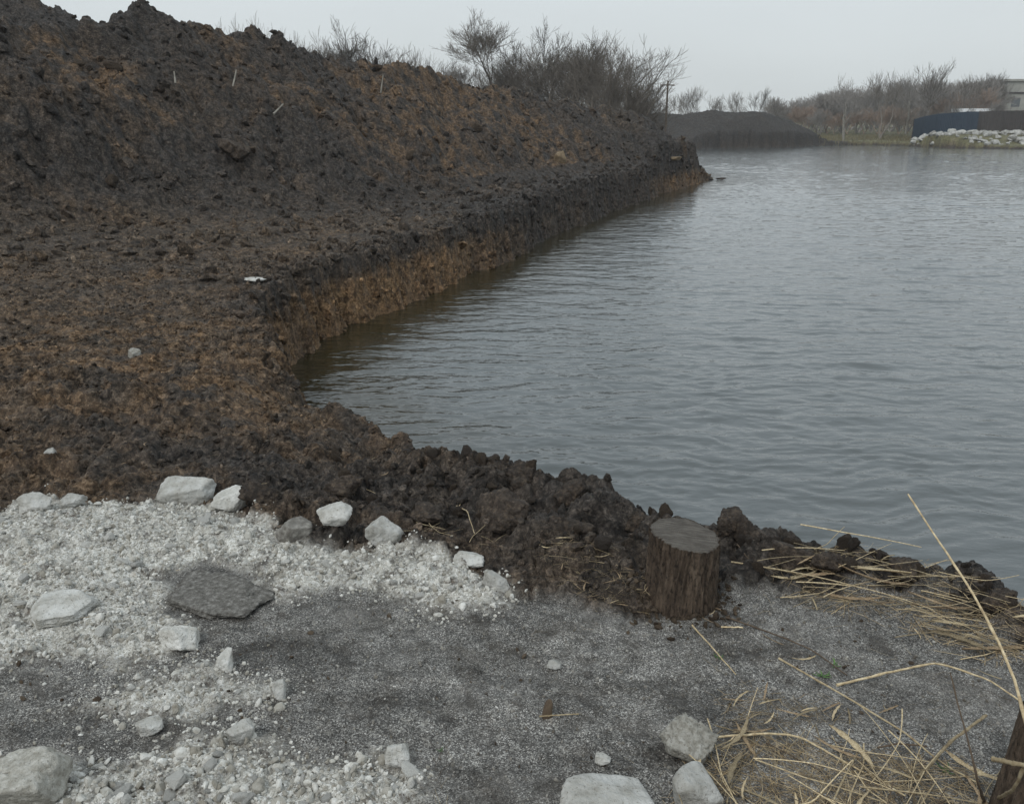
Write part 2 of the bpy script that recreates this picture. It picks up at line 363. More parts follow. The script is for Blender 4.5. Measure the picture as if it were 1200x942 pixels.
def ground_mat(island=False):
    m, nt, b = M('earth', .85, .25); t = T(nt)
    n1 = t.noise(5, 6, .65); n2 = t.noise(45, 4, .7, dist=.6); n3 = t.noise(170, 3, .7); n4 = t.noise(.8, 4, .6); n5 = t.noise(14, 5, .72, dist=.4)
    fib = t.noise(60, 3, .6, vec=t.mapping((1, .22, 1), (0, 0, .5)), dist=1.5)
    soil = t.ramp(n1, [(.30, (.022, .016, .012)), (.5, (.055, .040, .028)), (.70, (.105, .076, .052))])
    soil = t.mix(t.ramp(n2, [(.46, 0.), (.74, 1.)]), soil, (.22, .165, .115))
    soil = t.mix(t.ramp(n3, [(.36, 1.), (.50, 0.)]), soil, (.012, .010, .0085))
    soil = t.mix(t.ramp(fib, [(.60, 0.), (.74, .75)]), soil, (.26, .195, .13))
    soil = t.mix(t.ramp(n4, [(.42, 0.), (.72, .6)]), soil, (.058, .050, .044))
    och = t.ramp(n2, [(.32, (.06, .033, .015)), (.48, (.185, .106, .050)), (.70, (.35, .23, .125))])
    och = t.mix(t.ramp(n3, [(.32, .8), (.5, 0.)]), och, (.035, .022, .013))
    c = t.mix(t.math('MULTIPLY', t.attr('ochre'), .82), soil, och)
    blk = t.ramp(n2, [(.34, (.010, .009, .0085)), (.5, (.028, .025, .023)), (.68, (.082, .073, .066))])
    c = t.mix(t.math('MULTIPLY', t.attr('black'), .8), c, blk)
    # cinders: mixed dark and pale grains
    v1 = t.voro(330); sepv = t.n('ShaderNodeSeparateColor'); nt.links.new(v1, sepv.inputs[0])
    gr = t.ramp(sepv.outputs[0], [(0., (.055, .052, .048)), (.40, (.13, .125, .118)), (.72, (.23, .225, .212)), (.90, (.40, .39, .37)), (1., (.62, .61, .58))])
    v2 = t.voro(120); sep2 = t.n('ShaderNodeSeparateColor'); nt.links.new(v2, sep2.inputs[0])
    gr = t.mix(t.ramp(sep2.outputs[1], [(.90, 0.), (.96, .6)]), gr, (.36, .35, .32))
    gr = t.mix(t.ramp(t.noise(7, 5, .75), [(.38, .55), (.46, 0.)]), gr, (.095, .085, .074))
    gr = t.mix(1.0, gr, t.ramp(t.noise(3.2, 6, .7, vec=t.mapping((.7, 1.3, 1), (0, 0, .2)), dist=.5), [(.36, .55), (.5, .92), (.66, 1.25)]), 'MULTIPLY')
    gr = t.mix(t.ramp(n1, [(.38, .4), (.50, 0.)]), gr, (.085, .074, .062))
    gr = t.mix(t.ramp(t.noise(2.2, 4, .6), [(.5, 0.), (.72, .40)]), gr, (.30, .29, .275))
    gr = t.mix(t.ramp(n3, [(.34, .7), (.45, 0.)]), gr, (.020, .018, .017))
    gr = t.mix(1.0, gr, (.93, .91, .885), 'MULTIPLY')
    c = t.mix(t.attr('grit'), c, gr)
    ch = t.ramp(sep2.outputs[0], [(0., (.42, .40, .35)), (.5, (.64, .62, .56)), (1., (.82, .805, .76))])
    ch = t.mix(t.ramp(sepv.outputs[0], [(0., .6), (.35, 0.)]), ch, (.16, .145, .12))
    ch = t.mix(t.ramp(n1, [(.30, .5), (.52, 0.)]), ch, (.13, .115, .095))
    c = t.mix(t.math('MULTIPLY', t.attr('chalk'), t.ramp(t.noise(14, 6, .75), [(.36, .15), (.52, 1.)])), c, ch)
    gs = t.ramp(t.noise(1.1, 5, .7), [(.3, (.075, .065, .04)), (.5, (.13, .12, .06)), (.7, (.18, .155, .09))])
    c = t.mix(t.attr('grass'), c, gs)
    c = t.mix(t.math('MULTIPLY', t.math('SUBTRACT', 1.0, t.attr('chalk')), t.math('SUBTRACT', 1.0, t.math('MULTIPLY', t.attr('grit'), .6))), c, t.mix(1.0, c, t.ramp(n5, [(.36, .28), (.50, .95), (.64, 1.85)]), 'MULTIPLY'))
    if island:
        ri = t.n('ShaderNodeNewGeometry').outputs['Random Per Island']
        c = t.mix(1.0, c, t.ramp(ri, [(0., .68), (.6, 1.0), (1., 1.55)]), 'MULTIPLY')
    nt.links.new(c, b.inputs['Base Color'])
    hgt = t.math('ADD', t.math('ADD', t.math('MULTIPLY', n2, .8), t.math('MULTIPLY', n3, .35)), t.math('ADD', t.math('MULTIPLY', n1, 2.5), t.math('MULTIPLY', n5, 1.6)))
    nt.links.new(t.bump(hgt, .014, .9), b.inputs['Normal'])
    r = t.ramp(t.noise(9, 3), [(.35, .55), (.6, .95)]); nt.links.new(r, b.inputs['Roughness'])
    return m

def simple_mat(name, stops, scale=30, detail=5, rough=.8, bump=.004, stretch=None, spec=.3, bscale=None, extra=None, island=False, orange=(.72, 1.12)):
    m, nt, b = M(name, rough, spec); t = T(nt)
    vec = t.mapping(stretch) if stretch else None
    n = t.noise(scale, detail, .65, vec=vec)
    c = t.ramp(n, stops)
    oi = t.n('ShaderNodeObjectInfo').outputs['Random']
    c = t.mix(1.0, c, t.ramp(oi, [(0., orange[0]), (1., orange[1])]), 'MULTIPLY')
    if island:
        ri = t.n('ShaderNodeNewGeometry').outputs['Random Per Island']; c = t.mix(1.0, c, t.ramp(ri, [(0., (.50, .47, .42)), (.5, (.92, .91, .88)), (1., 1.25)]), 'MULTIPLY')
    if extra: c = extra(t, c)
    nt.links.new(c, b.inputs['Base Color'])
    if bump: nt.links.new(t.bump(t.noise(bscale or scale * 2, 4, .7, vec=vec), bump), b.inputs['Normal'])
    return m

MAT_EARTH = ground_mat(); MAT_CRUMB = ground_mat(True)
def pit(t, c):
    return t.mix(t.ramp(t.noise(110, 2, .6), [(.30, .7), (.38, 0.)]), c, (.16, .145, .12))
MAT_CHALK = simple_mat('limestone', [(.26, (.20, .185, .155)), (.42, (.42, .405, .365)), (.58, (.56, .55, .515)), (.74, (.70, .69, .66))], 13, 8, .92, .012, extra=pit, bscale=40)
MAT_LUMP = simple_mat('limestone_lumps', [(.28, (.36, .335, .29)), (.45, (.60, .58, .53)), (.7, (.80, .79, .75))], 20, 6, .9, .006, orange=(.72, 1.1))
MAT_CHIPS = simple_mat('limestone_chips', [(.28, (.42, .39, .34)), (.45, (.64, .62, .57)), (.7, (.82, .81, .77))], 60, 4, .9, .003, island=True)
MAT_CONC = simple_mat('rough_limestone', [(.3, (.26, .24, .20)), (.5, (.42, .40, .35)), (.7, (.60, .58, .53))], 45, 6, .95, .010, extra=pit, bscale=90)
MAT_GREYROCK = simple_mat('dirty_stone', [(.3, (.11, .10, .087)), (.5, (.21, .197, .175)), (.72, (.38, .365, .33))], 30, 6, .95, .008)
MAT_GRITST = simple_mat('grit_stone', [(.28, (.08, .07, .06)), (.5, (.22, .205, .185)), (.75, (.42, .405, .37))], 9, 3, .95, 0, island=True)
MAT_SLAB = simple_mat('slab', [(.3, (.07, .064, .056)), (.5, (.16, .15, .133)), (.68, (.32, .305, .28))], 55, 8, .95, .012, bscale=120)
MAT_DIRT = simple_mat('dirt_crumb', [(.28, (.035, .026, .018)), (.5, (.075, .055, .038)), (.75, (.13, .10, .07))], 20, 4, .95, 0, island=True)
MAT_TAN = simple_mat('tan_clay', [(.28, (.12, .09, .055)), (.5, (.20, .15, .095)), (.75, (.30, .23, .15))], 9, 4, .95, .01)
MAT_CLOD = simple_mat('wet_clod', [(.28, (.022, .017, .013)), (.5, (.062, .047, .036)), (.70, (.16, .12, .085))], 45, 8, .8, .022, spec=.35, bscale=70)
MAT_STRAW = simple_mat('straw', [(.3, (.24, .17, .10)), (.5, (.50, .395, .24)), (.7, (.72, .61, .42))], 60, 5, .75, .0010, spec=.25, orange=(.38, 1.25))
MAT_CHAFF = simple_mat('straw_chaff', [(.3, (.18, .13, .075)), (.5, (.42, .32, .19)), (.7, (.66, .54, .36))], 30, 4, .8, 0, island=True)
MAT_TWIG = simple_mat('twig', [(.3, (.06, .042, .030)), (.6, (.13, .095, .065))], 50, 4, .8, .001, stretch=(1, 1, .2))
MAT_LEAF = simple_mat('dry_leaf', [(.3, (.17, .11, .06)), (.5, (.33, .235, .14)), (.7, (.50, .39, .26))], 40, 3, .75, .001)
MAT_GREEN = simple_mat('green_leaf', [(.3, (.035, .085, .02)), (.7, (.11, .20, .055))], 60, 3, .55, .001, spec=.4)
MAT_BARKT = simple_mat('bare_bark', [(.3, (.10, .086, .072)), (.6, (.19, .165, .138))], 8, 4, .9, 0)
MAT_BARKP = simple_mat('pale_bark', [(.3, (.16, .145, .12)), (.6, (.30, .28, .24))], 4, 4, .9, 0)

# ------------------------------------------------------------------ ground, water
def fan(nr, nc, r0, r1, amax, oy):
    r = np.geomspace(r0, r1, nr); a = np.linspace(-amax, amax, nc)
    Rr, Aa = np.meshgrid(r, a, indexing='ij')
    return (Rr * np.sin(Aa)).ravel().astype(np.float32), (Rr * np.cos(Aa) + oy).ravel().astype(np.float32)
NR, NC = 1650, 1500
gx, gy = fan(NR, NC, 1.9, 145, math.radians(43), -1.1)
sd0 = sdpoly(lake, gx, gy); Rg = np.hypot(gx, gy)
act = sd0 > -(.5 + .02 * Rg)
z = np.full(gx.shape, -1.5, np.float32)
att = {k: np.zeros(gx.shape, np.float32) for k in ('ochre', 'grit', 'chalk', 'black', 'grass')}
idx = np.nonzero(act)[0]
for c in np.array_split(idx, 6):
    zz, mk = ground(gx[c], gy[c], True); z[c] = zz
    for k in mk: att[k][c] = mk[k]
F = grid_faces(NR, NC); keep = act[F].any(1); F = F[keep]
used = np.zeros(len(gx), bool); used[F.ravel()] = True; remap = np.cumsum(used) - 1
me = mesh_np('ground', np.stack([gx, gy, z], 1)[used], remap[F], MAT_EARTH, True, {k: v[used] for k, v in att.items()})
tag(link('ground', me), kind='structure')

# wide ground sheet under and around, out to the horizon
g1 = np.concatenate([-np.geomspace(290, 12, 34), np.linspace(-11, 11, 23), np.geomspace(12, 290, 34)])
X, Y = np.meshgrid(g1, g1); X = X.ravel(); Y = Y.ravel()
h, sdc, _, Rr, _ = coarse(X, Y)
sdw = sdpoly(lake, X.astype(np.float32), Y.astype(np.float32))
zz = np.where(sdw < 6, -2.2, np.where((Rr < 150), np.minimum(h, 1.0) - .6, .4 + np.clip((Rr - 170) * .03, 0, 3)))
zz = np.where((Y < -1) & (Rr < 150) & (sdw > 2), -.25, zz)
zz = np.where((Y > 1) & (Rr < 60), -2.2, zz)
me = mesh_np('outer_ground', np.stack([X, Y, zz], 1), grid_faces(len(g1), len(g1)), MAT_EARTH, True, {'grass': (Rr > 60).astype(np.float32)})
tag(link('outer_ground', me), kind='structure')

def waves(x, y):
    r = np.random.RandomState(4); zt = np.zeros(x.shape, np.float32); R = np.hypot(x, y)
    sp = np.maximum(R * .0032, .006)
    gust = .65 + .55 * sm(-.3, .35, fbm(x, y * .6, .16, 3, 61))
    sd = -sdpoly(lake, x, y)
    # sheltered strip along the cut bank on the left
    calm = .30 + .70 * sm(.1, 2.6, sd)
    calm = np.where((y < 6) & (x > 0), 1, calm)
    wx = x + .25 * fbm(x, y, .8, 2, 62); wy = y + .25 * fbm(x, y, .9, 2, 63)
    for i in range(60):
        lam = .085 * (10.0 ** r.rand() ** 1.5); th = math.radians(83) + r.normal() * .42
        k = 2 * math.pi / lam; ph = r.rand() * 6.28
        amp = .0021 * (lam / .3) ** 1.0 * (1 if lam < .38 else .5)
        att_ = sm(.8, 2.2, lam / sp)
        loc = .5 + .9 * fbm(x, y, 1.0 / (lam * 5), 2, 64 + i % 7)
        s = np.sin(k * (wx * math.cos(th) + wy * math.sin(th)) + ph)
        zt += (amp * att_ * loc * (s + .25 * (s * s - .5))).astype(np.float32)
    return zt * gust * calm
NWR, NWC = 1300, 1000
wx_, wy_ = fan(NWR, NWC, 1.2, 150, math.radians(56), 0)
sw = sdpoly(lake, wx_, wy_); actw = sw < .35
zw = np.full(wx_.shape, WL, np.float32); ii = np.nonzero(actw)[0]; zw[ii] += waves(wx_[ii], wy_[ii])
F = grid_faces(NWR, NWC); F = F[actw[F].any(1)]
used = np.zeros(len(wx_), bool); used[F.ravel()] = True; remap = np.cumsum(used) - 1
Vw = np.stack([wx_, wy_, zw], 1)[used]; Fw = remap[F]
n0 = len(Vw); ext = np.array([(12, -4, WL - .06), (260, -4, WL - .06), (260, 110, WL - .06), (95, 110, WL - .06), (24, 14, WL - .06)])
m, nt, b = M('pond_water', .05, .5); t = T(nt)
b.inputs['IOR'].default_value = 1.5
base = t.mix(t.attr('bank_refl'), t.ramp(t.noise(.5, 3), [(.3, (.078, .086, .085)), (.7, (.092, .100, .099))]), (.026, .022, .010)); nt.links.new(base, b.inputs['Base Color'])
wn = t.noise(9, 3, .6, vec=t.mapping((.45, 1, 1))); wn2 = t.noise(2.2, 3, .55, vec=t.mapping((.5, 1, 1)))
bmp = t.bump(t.math('ADD', t.math('MULTIPLY', wn, .35), t.math('MULTIPLY', wn2, 1.0)), .048, .70)
nt.links.new(bmp, b.inputs['Normal'])
# the cut bank's dark olive reflection, painted into the water colour beside it
sw_ = -sw[used]; bank_refl = (1 - sm(.25, 1.5 + .035 * np.hypot(Vw[:, 0], Vw[:, 1]), sw_ + .35 * fbm(Vw[:, 0], Vw[:, 1], 1.6, 3, 91))) * sm(5.4, 6.6, Vw[:, 1]) * (np.hypot(Vw[:, 0], Vw[:, 1]) < 44)
me = mesh_np('water', np.concatenate([Vw, ext]), [Fw, np.arange(n0, n0 + 5)[None, :]], m, True, {'bank_refl': np.concatenate([bank_refl, np.zeros(5)])})
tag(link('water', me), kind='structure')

# ------------------------------------------------------------------ small shapes
import bmesh
def ico(sub):
    bm = bmesh.new(); bmesh.ops.create_icosphere(bm, subdivisions=sub, radius=1)
    V = np.array([v.co[:] for v in bm.verts], np.float32); Fc = np.array([[v.index for v in f.verts] for f in bm.faces], np.int32); bm.free(); return V, Fc
ICO = {k: ico(k) for k in (1, 2, 3, 4, 5, 6)}
def rock(seed, sub=4, planes=14, flat=.7, noise=.06, elong=1.3, pits=0.):
    r = np.random.RandomState(seed); U, Fc = ICO[sub]
    n = r.normal(size=(planes, 3)); n /= np.linalg.norm(n, axis=1)[:, None]; d = .66 + .34 * r.rand(planes)
    n = np.concatenate([n, np.eye(3) + .3 * r.normal(size=(3, 3)), -np.eye(3) + .3 * r.normal(size=(3, 3))]); n /= np.linalg.norm(n, axis=1)[:, None]; d = np.concatenate([d, .62 + .3 * r.rand(6)])
    dots = np.clip(U @ n.T, 1e-3, None); rr = 1 / ((dots / d) ** 26).sum(1) ** (1 / 26.); rr = np.minimum(rr, 1.25)
    V = U * rr[:, None]
    V = V * (1 + noise * fbm3(V + seed, 2.2, 4, seed % 9))[:, None] * (1 + (noise * .35 * fbm3(V + seed, 9, 3, 3)[:, None] if sub > 3 else 0))
    if pits: V = V * (1 - pits * np.clip(fbm3(V + seed, 11, 3, 5) + .05, 0, 1))[:, None]
    V = V * np.array([elong, 1, flat]); return (V / np.abs(V).max()).astype(np.float32), Fc
def clod(seed, sub=4, flat=.75):
    U, Fc = ICO[sub]; r = np.random.RandomState(seed)
    n = r.normal(size=(9, 3)); n /= np.linalg.norm(n, axis=1)[:, None]; d = .55 + .45 * r.rand(9)
    dots = np.clip(U @ n.T, 1e-3, None); rr = np.minimum(1 / ((dots / d) ** 9).sum(1) ** (1 / 9.), 1.3)
    V = U * rr[:, None] * (1 + .30 * fbm3(U + seed * 3.1, 1.6, 3, 2) + .24 * fbm3(U + seed, 4.5, 4, 4, .66))[:, None]
    if sub > 3: V = V * (1 + .15 * fbm3(U + seed, 15, 3, 6, .7))[:, None]
    V = V * np.array([1 + .4 * r.rand(), 1, flat]); return (V / np.abs(V).max()).astype(np.float32), Fc
def rotm(r):
    q = r.normal(size=4); q /= np.linalg.norm(q); a, b_, c, d = q
    return np.array([[a*a+b_*b_-c*c-d*d, 2*(b_*c-a*d), 2*(b_*d+a*c)], [2*(b_*c+a*d), a*a-b_*b_+c*c-d*d, 2*(c*d-a*b_)], [2*(b_*d-a*c), 2*(c*d+a*b_), a*a-b_*b_-c*c+d*d]])
def rz(a): return np.array([[math.cos(a), -math.sin(a), 0], [math.sin(a), math.cos(a), 0], [0, 0, 1]])
def scatter(name, protos, pos, size, mat, label=None, r=None, upright=False, flatrot=False, earth=False):
    r = r or np.random.RandomState(1); Vs = []; Fs = []; n = 0
    for i in range(len(pos)):
        V, Fc = protos[r.randint(len(protos))]
        Rm = rz(r.rand() * 6.28) if (upright or flatrot) else rotm(r)
        W = (V * size[i]) @ Rm.T + pos[i]; Vs.append(W); Fs.append(Fc + n); n += len(V)
    at = None
    if earth:
        _, mk = ground(pos[:, 0], pos[:, 1], True); ln = [len(v) for v in Vs]; at = {k: np.repeat(v, ln) for k, v in mk.items()}
    me = mesh_np(name, np.concatenate(Vs), np.concatenate(Fs), mat, mat.name.startswith('root') or mat.name.startswith('straw'), at)
    o = link(name, me); o['kind'] = 'stuff'
    return o

R_ = np.random.RandomState(77)
def pts_in(poly, n, edge=.0, r=R_, jit=0):
    lo = poly.min(0) - .1; hi = poly.max(0) + .1; out = []
    while len(out) < n:
        p = lo + (hi - lo) * r.rand(4000, 2); s = sdpoly(poly, p[:, 0].astype(np.float32), p[:, 1].astype(np.float32)) + jit * r.normal(size=4000)
        out += list(p[s < edge])
    return np.array(out[:n])
def on_ground(p, sizes, sink=.35):
    g = ground(p[:, 0], p[:, 1]); return np.stack([p[:, 0], p[:, 1], g + sizes * sink], 1)

# white rubble: fine stuff
ro1 = [rock(100 + i, 1, 8, .75, .12) for i in range(6)]; ro2 = [rock(120 + i, 2, 7, .7, .10) for i in range(8)]
def keep_patch(p, r):
    f = fbm(p[:, 0], p[:, 1], 5.5, 3, 71); return p[(f + .35 * r.rand(len(p))) > -.12]
pA = keep_patch(pts_in(CHALK_A, 9000, .02, jit=.045), R_); pA = pA[sdpoly(GREY_ROCK_BED, pA[:, 0].astype('f'), pA[:, 1].astype('f')) > .0]
pB = pts_in(CHALK_B, 800, .03, jit=.05); pC = keep_patch(pts_in(CHALK_C, 3600, .02, jit=.03), R_)
pp = np.concatenate([pA, pB, pC]); sz = .0025 + .0075 * R_.rand(len(pp)) ** 3.0
scatter('gravel', ro1, on_ground(pp, sz, .1), sz, MAT_CHIPS, r=R_)
pp = np.concatenate([pts_in(CHALK_A, 1400, 0, jit=.03), pts_in(CHALK_B, 90, .02, jit=.04), pts_in(CHALK_C, 800, 0, jit=.02)])
pp = pp[sdpoly(GREY_ROCK_BED, pp[:, 0].astype('f'), pp[:, 1].astype('f')) > 0]
sz = .005 + .013 * R_.rand(len(pp)) ** 3.4
scatter('rubble', ro2, on_ground(pp, sz, .2), sz, MAT_CHIPS, r=R_)
# stray crumbs on the cinders and soil
pp = pts_in(GRIT, 9000, 0); pp = pp[(np.hypot(pp[:, 0], pp[:, 1]) < 5)]
sz = .0018 + .0055 * R_.rand(len(pp)) ** 5
scatter('grit', ro1, on_ground(pp, sz, .3), sz, MAT_GRITST, r=R_)

pp = pts_in(GRIT, 700, 0); pp = pp[(np.hypot(pp[:, 0], pp[:, 1]) < 5)]; pp = pp[fbm(pp[:, 0], pp[:, 1], 2.5, 3, 83) > -.05]
sz = .003 + .011 * R_.rand(len(pp)) ** 4
scatter('dirt', [rock(380 + i, 1, 7, .6, .3, 1.3) for i in range(6)], on_ground(pp, sz, .2), sz, MAT_DIRT, r=R_)

# stones one can count
ro3 = []
for i in range(16):
    V, Fc = rock(200 + i, 3, 7, .68, .16, 1.15 + .4 * R_.rand()); ro3.append(mesh_np('stone', V, Fc, MAT_LUMP, False))
def place_stone(me, x, y, s, label, group, cat='stone', name='stone', sink=.30, rot=None):
    o = link(name, me, None, (x, y, gz(x, y) + s * sink), rot or (R_.normal() * .35, R_.normal() * .35, R_.rand() * 6.28), s)
    return tag(o, label, cat, group)
clusters = [(CHALK_A, 150, .012, .034, 'pale limestone lump lying in the broad white rubble spread at the left', 'stones of the broad left rubble spread'),
            (CHALK_C, 85, .012, .036, 'pale limestone lump lying in the rubble strip along the bottom left', 'stones of the bottom left rubble strip'),
            (CHALK_B, 24, .008, .018, 'small yellowish stone in the thin patch of chips between two rubble heaps', 'stones of the thin middle patch')]
for poly, n, a, b_, lab, grp in clusters:
    p = pts_in(poly, n, -.01)
    for q in p:
        if sdpoly(GREY_ROCK_BED, q[0:1].astype('f'), q[1:2].astype('f'))[0] < 0: continue
        s = a * .8 + (b_ - a) * R_.rand() ** 4
        place_stone(ro3[R_.randint(16)], q[0], q[1], s, lab, grp)

def hero(seed, px0, py0, px1, py1, label, mat=MAT_CHALK, name='rock', hz=None, rot=0., flat=.65, pits=0., planes=9, cat='rock', tilt=(0, 0), noise=.17, bed=.25, depth=.8):
    """a rock that fills the given span of the photo, standing where its foot is"""
    f = hit((px0 + px1) / 2, py1 - .18 * (py1 - py0))
    dist = math.sqrt(f[0] ** 2 + f[1] ** 2 + (f[2] - CAM_Z) ** 2) * math.cos(math.atan(((px0 + px1) / 2 - 600) / 1000))
    dist *= math.cos(math.atan((471 - (py0 + py1) / 2) / 1000))
    wdt = (px1 - px0) / FPX * dist; hgt = hz or (py1 - py0) / FPX * dist * .80
    V, Fc = rock(seed, 5, planes, flat, noise, 1.0, pits)
    ext = V.max(0) - V.min(0); V = (V - (V.max(0) + V.min(0)) / 2) / ext * np.array([wdt, max(wdt * depth, hgt), hgt * (1 + bed)])
    x, y = f[0] * 1.0, f[1] + wdt * .18
    me = mesh_np(name, V, Fc, mat, True)
    o = link(name, me, None, (x, y, gz(x, y) + hgt * (.5 - bed * .5)), (tilt[0], tilt[1], rot))
    return tag(o, label, cat)
hero(1, 182, 557, 249, 596, 'largest white boulder on the top edge of the left rubble, against brown soil', rot=.15, tilt=(0, .10))
hero(2, 247, 575, 292, 603, 'blunt cream rock just right of the largest white boulder', rot=.3)
hero(3, 371, 613, 414, 643, 'rounded pale rock, left one of the pair above the right rubble arm', rot=.1)
hero(4, 424, 610, 470, 644, 'smooth blue-grey rock, right one of the pair above the right rubble arm', MAT_CHALK, rot=.5)
hero(5, 322, 610, 366, 641, 'dark grey crumbly rock between the white spread and the pale pair', MAT_GREYROCK, rot=.2)
hero(6, 22, 588, 60, 611, 'low grey-white rock at the far left of the rubble edge', rot=.1)
hero(7, 72, 589, 100, 604, 'small white rock second from the left on the rubble edge', rot=.3)
hero(8, 22, 698, 106, 746, 'wide flat pale slab at the left frame edge inside the rubble', hz=.05, rot=-.1, flat=.5)
hero(9, 182, 736, 231, 769, 'oval cream rock lying alone on cinders below the rubble spread', rot=.05)
hero(10, 158, 847, 190, 866, 'small white stone beside a thin chip patch at the lower left', rot=.3)
hero(11, 266, 846, 300, 879, 'angular grey-white rock on top of the bottom left rubble strip', rot=.2, flat=.9)
hero(12, 449, 874, 483, 906, 'whitish rock capping the right end of the bottom rubble strip', rot=.4, flat=.8)
hero(13, -25, 884, 76, 975, 'big rough grey boulder in the bottom left corner', MAT_CONC, hz=.10, rot=.3, flat=.8, pits=.10)
hero(14, 530, 646, 568, 664, 'thin flat white chip of stone on dark soil at the rubble tip', rot=.1, flat=.4)
hero(15, 774, 846, 836, 903, 'pitted grey-beige rock tilted on the cinders beside the straw', MAT_CONC, rot=-.5, flat=.85, pits=.28, tilt=(.35, .25), planes=9)
hero(16, 786, 904, 848, 958, 'smooth faceted pale wedge of stone in the straw at the bottom edge', MAT_CHALK, rot=.4, flat=.8, planes=7, noise=.02)
hero(17, 655, 910, 778, 985, 'broad chalky slab cut by the bottom edge near the middle', MAT_CHALK, hz=.06, rot=.1, flat=.4, noise=.10)
hero(18, 640, 773, 658, 788, 'lone white pebble on the cinders left below the tree stump', cat='stone', name='stone')
hero(19, 697, 886, 716, 900, 'small cream pebble on the cinders above the chalky slab', cat='stone', name='stone')
hero(20, 318, 797, 336, 825, 'upright pale stone at the right end of the thin chip patch', cat='stone', name='stone', flat=.9)
hero(21, 254, 762, 274, 790, 'knobbly pale stone above the thin chip patch', cat='stone', name='stone', flat=.9)
hero(22, 566, 672, 598, 698, 'pale round stone at the right tip of the rubble arm', cat='stone', name='stone', flat=.9)
hero(23, 180, 655, 318, 722, 'long dark grey weathered slab sunk into the left rubble', MAT_SLAB, rot=-.15, flat=.3, hz=.035, noise=.26, depth=.75)
hero(24, 280, 320, 312, 331, 'thin white slab lying on the earth above the orange cut bank', cat='stone', name='stone', hz=.03)
hero(25, 148, 406, 164, 422, 'tan stone alone on the brown flat left of the pond corner', MAT_CONC, cat='stone', name='stone')
hero(26, 55, 540, 67, 549, 'tiny white pebble on the brown soil above the rubble', cat='stone', name='stone')
hero(27, 649, 176, 664, 193, 'pale clay boulder at the foot of the heap above the far cut bank', MAT_TAN, rot=.3)
hero(28, 775, 186, 800, 191, 'pale tan log-shaped rock on top of the promontory', MAT_TAN, hz=.14, depth=.4)
q = P(844, 210, WL + .05)
V, Fc = clod(77, 4); V = V * np.array([.26, .2, .14]); tag(link('rock', mesh_np('rock', V, Fc, MAT_CLOD), None, (q[0], q[1], WL + .06)), 'dark rock poking out of the water off the promontory tip', 'rock')
V, Fc = clod(78, 4); V = V * np.array([.12, .1, .07]); tag(link('rock', mesh_np('rock', V, Fc, MAT_CLOD), None, (q[0] - .38, q[1] + .1, WL + .03)), 'small dark lump in the water between promontory and rock', 'rock')

# soil lumps: one mass over heap, flat and bank
c2 = [clod(300 + i, 2) for i in range(8)]; c3 = [clod(320 + i, 3) for i in range(8)]
def soil_pts(n, R0, R1, a0, a1, pw=1.0):
    R = R0 + (R1 - R0) * R_.rand(n) ** pw; A = a0 + (a1 - a0) * R_.rand(n); x = R * np.sin(A); y = R * np.cos(A)
    s = sdpoly(lake, x.astype('f'), y.astype('f')); g = sdpoly(GRIT, x.astype('f'), y.astype('f')); c = sdpoly(CHALK_A, x.astype('f'), y.astype('f'))
    k = (s > .12) & (g > .05) & (c > .03); return np.stack([x[k], y[k]], 1)
ck = [rock(340 + i, 1, 7, .7, .25, 1.4) for i in range(10)] + [rock(360 + i, 2, 8, .7, .3, 1.3) for i in range(4)]
MAT_CLOD2 = simple_mat('dry_clod', [(.28, (.026, .020, .015)), (.5, (.075, .055, .039)), (.72, (.15, .112, .076))], 12, 6, .85, .02, bscale=30)
pp = soil_pts(42000, 9, 38, -.75, .3, .8); sz = .012 + .13 * R_.rand(len(pp)) ** 6
f = fbm(pp[:, 0], pp[:, 1], .8, 3, 81); kk = f + .7 * R_.rand(len(pp)) > .1; pp, sz = pp[kk], sz[kk]
scatter('soil', ck, on_ground(pp, sz, .0), sz, MAT_CRUMB, r=R_, earth=True)
pp = soil_pts(32000, 2.7, 10.5, -.75, .25, .85); sz = .005 + .026 * R_.rand(len(pp)) ** 3.5
f = fbm(pp[:, 0], pp[:, 1], 1.4, 3, 82); kk = f + .7 * R_.rand(len(pp)) > .1; pp, sz = pp[kk], sz[kk]
scatter('soil', ck, on_ground(pp, sz, .05), sz, MAT_CRUMB, r=R_, earth=True)
# fallen and hanging lumps along the cut bank
pl = []
for k in range(len(lake)):
    a = lake[k]; b_ = lake[(k + 1) % len(lake)]
    if not (19 <= k <= 36): continue
    n = int(np.linalg.norm(b_ - a) * 130); u = R_.rand(n)[:, None]; d = (b_ - a) / np.linalg.norm(b_ - a); nr_ = np.array([d[1], -d[0]])
    pl.append(a + (b_ - a) * u - nr_ * (R_.uniform(-.08, .55, n)[:, None]))
pl = np.concatenate(pl); s1 = sdpoly(lake, pl[:, 0].astype('f'), pl[:, 1].astype('f')); pl = pl[s1 > -.05]
sz = .012 + .07 * R_.rand(len(pl)) ** 4
scatter('soil', ck, on_ground(pl, sz, .1), sz, MAT_CRUMB, r=R_, earth=True)

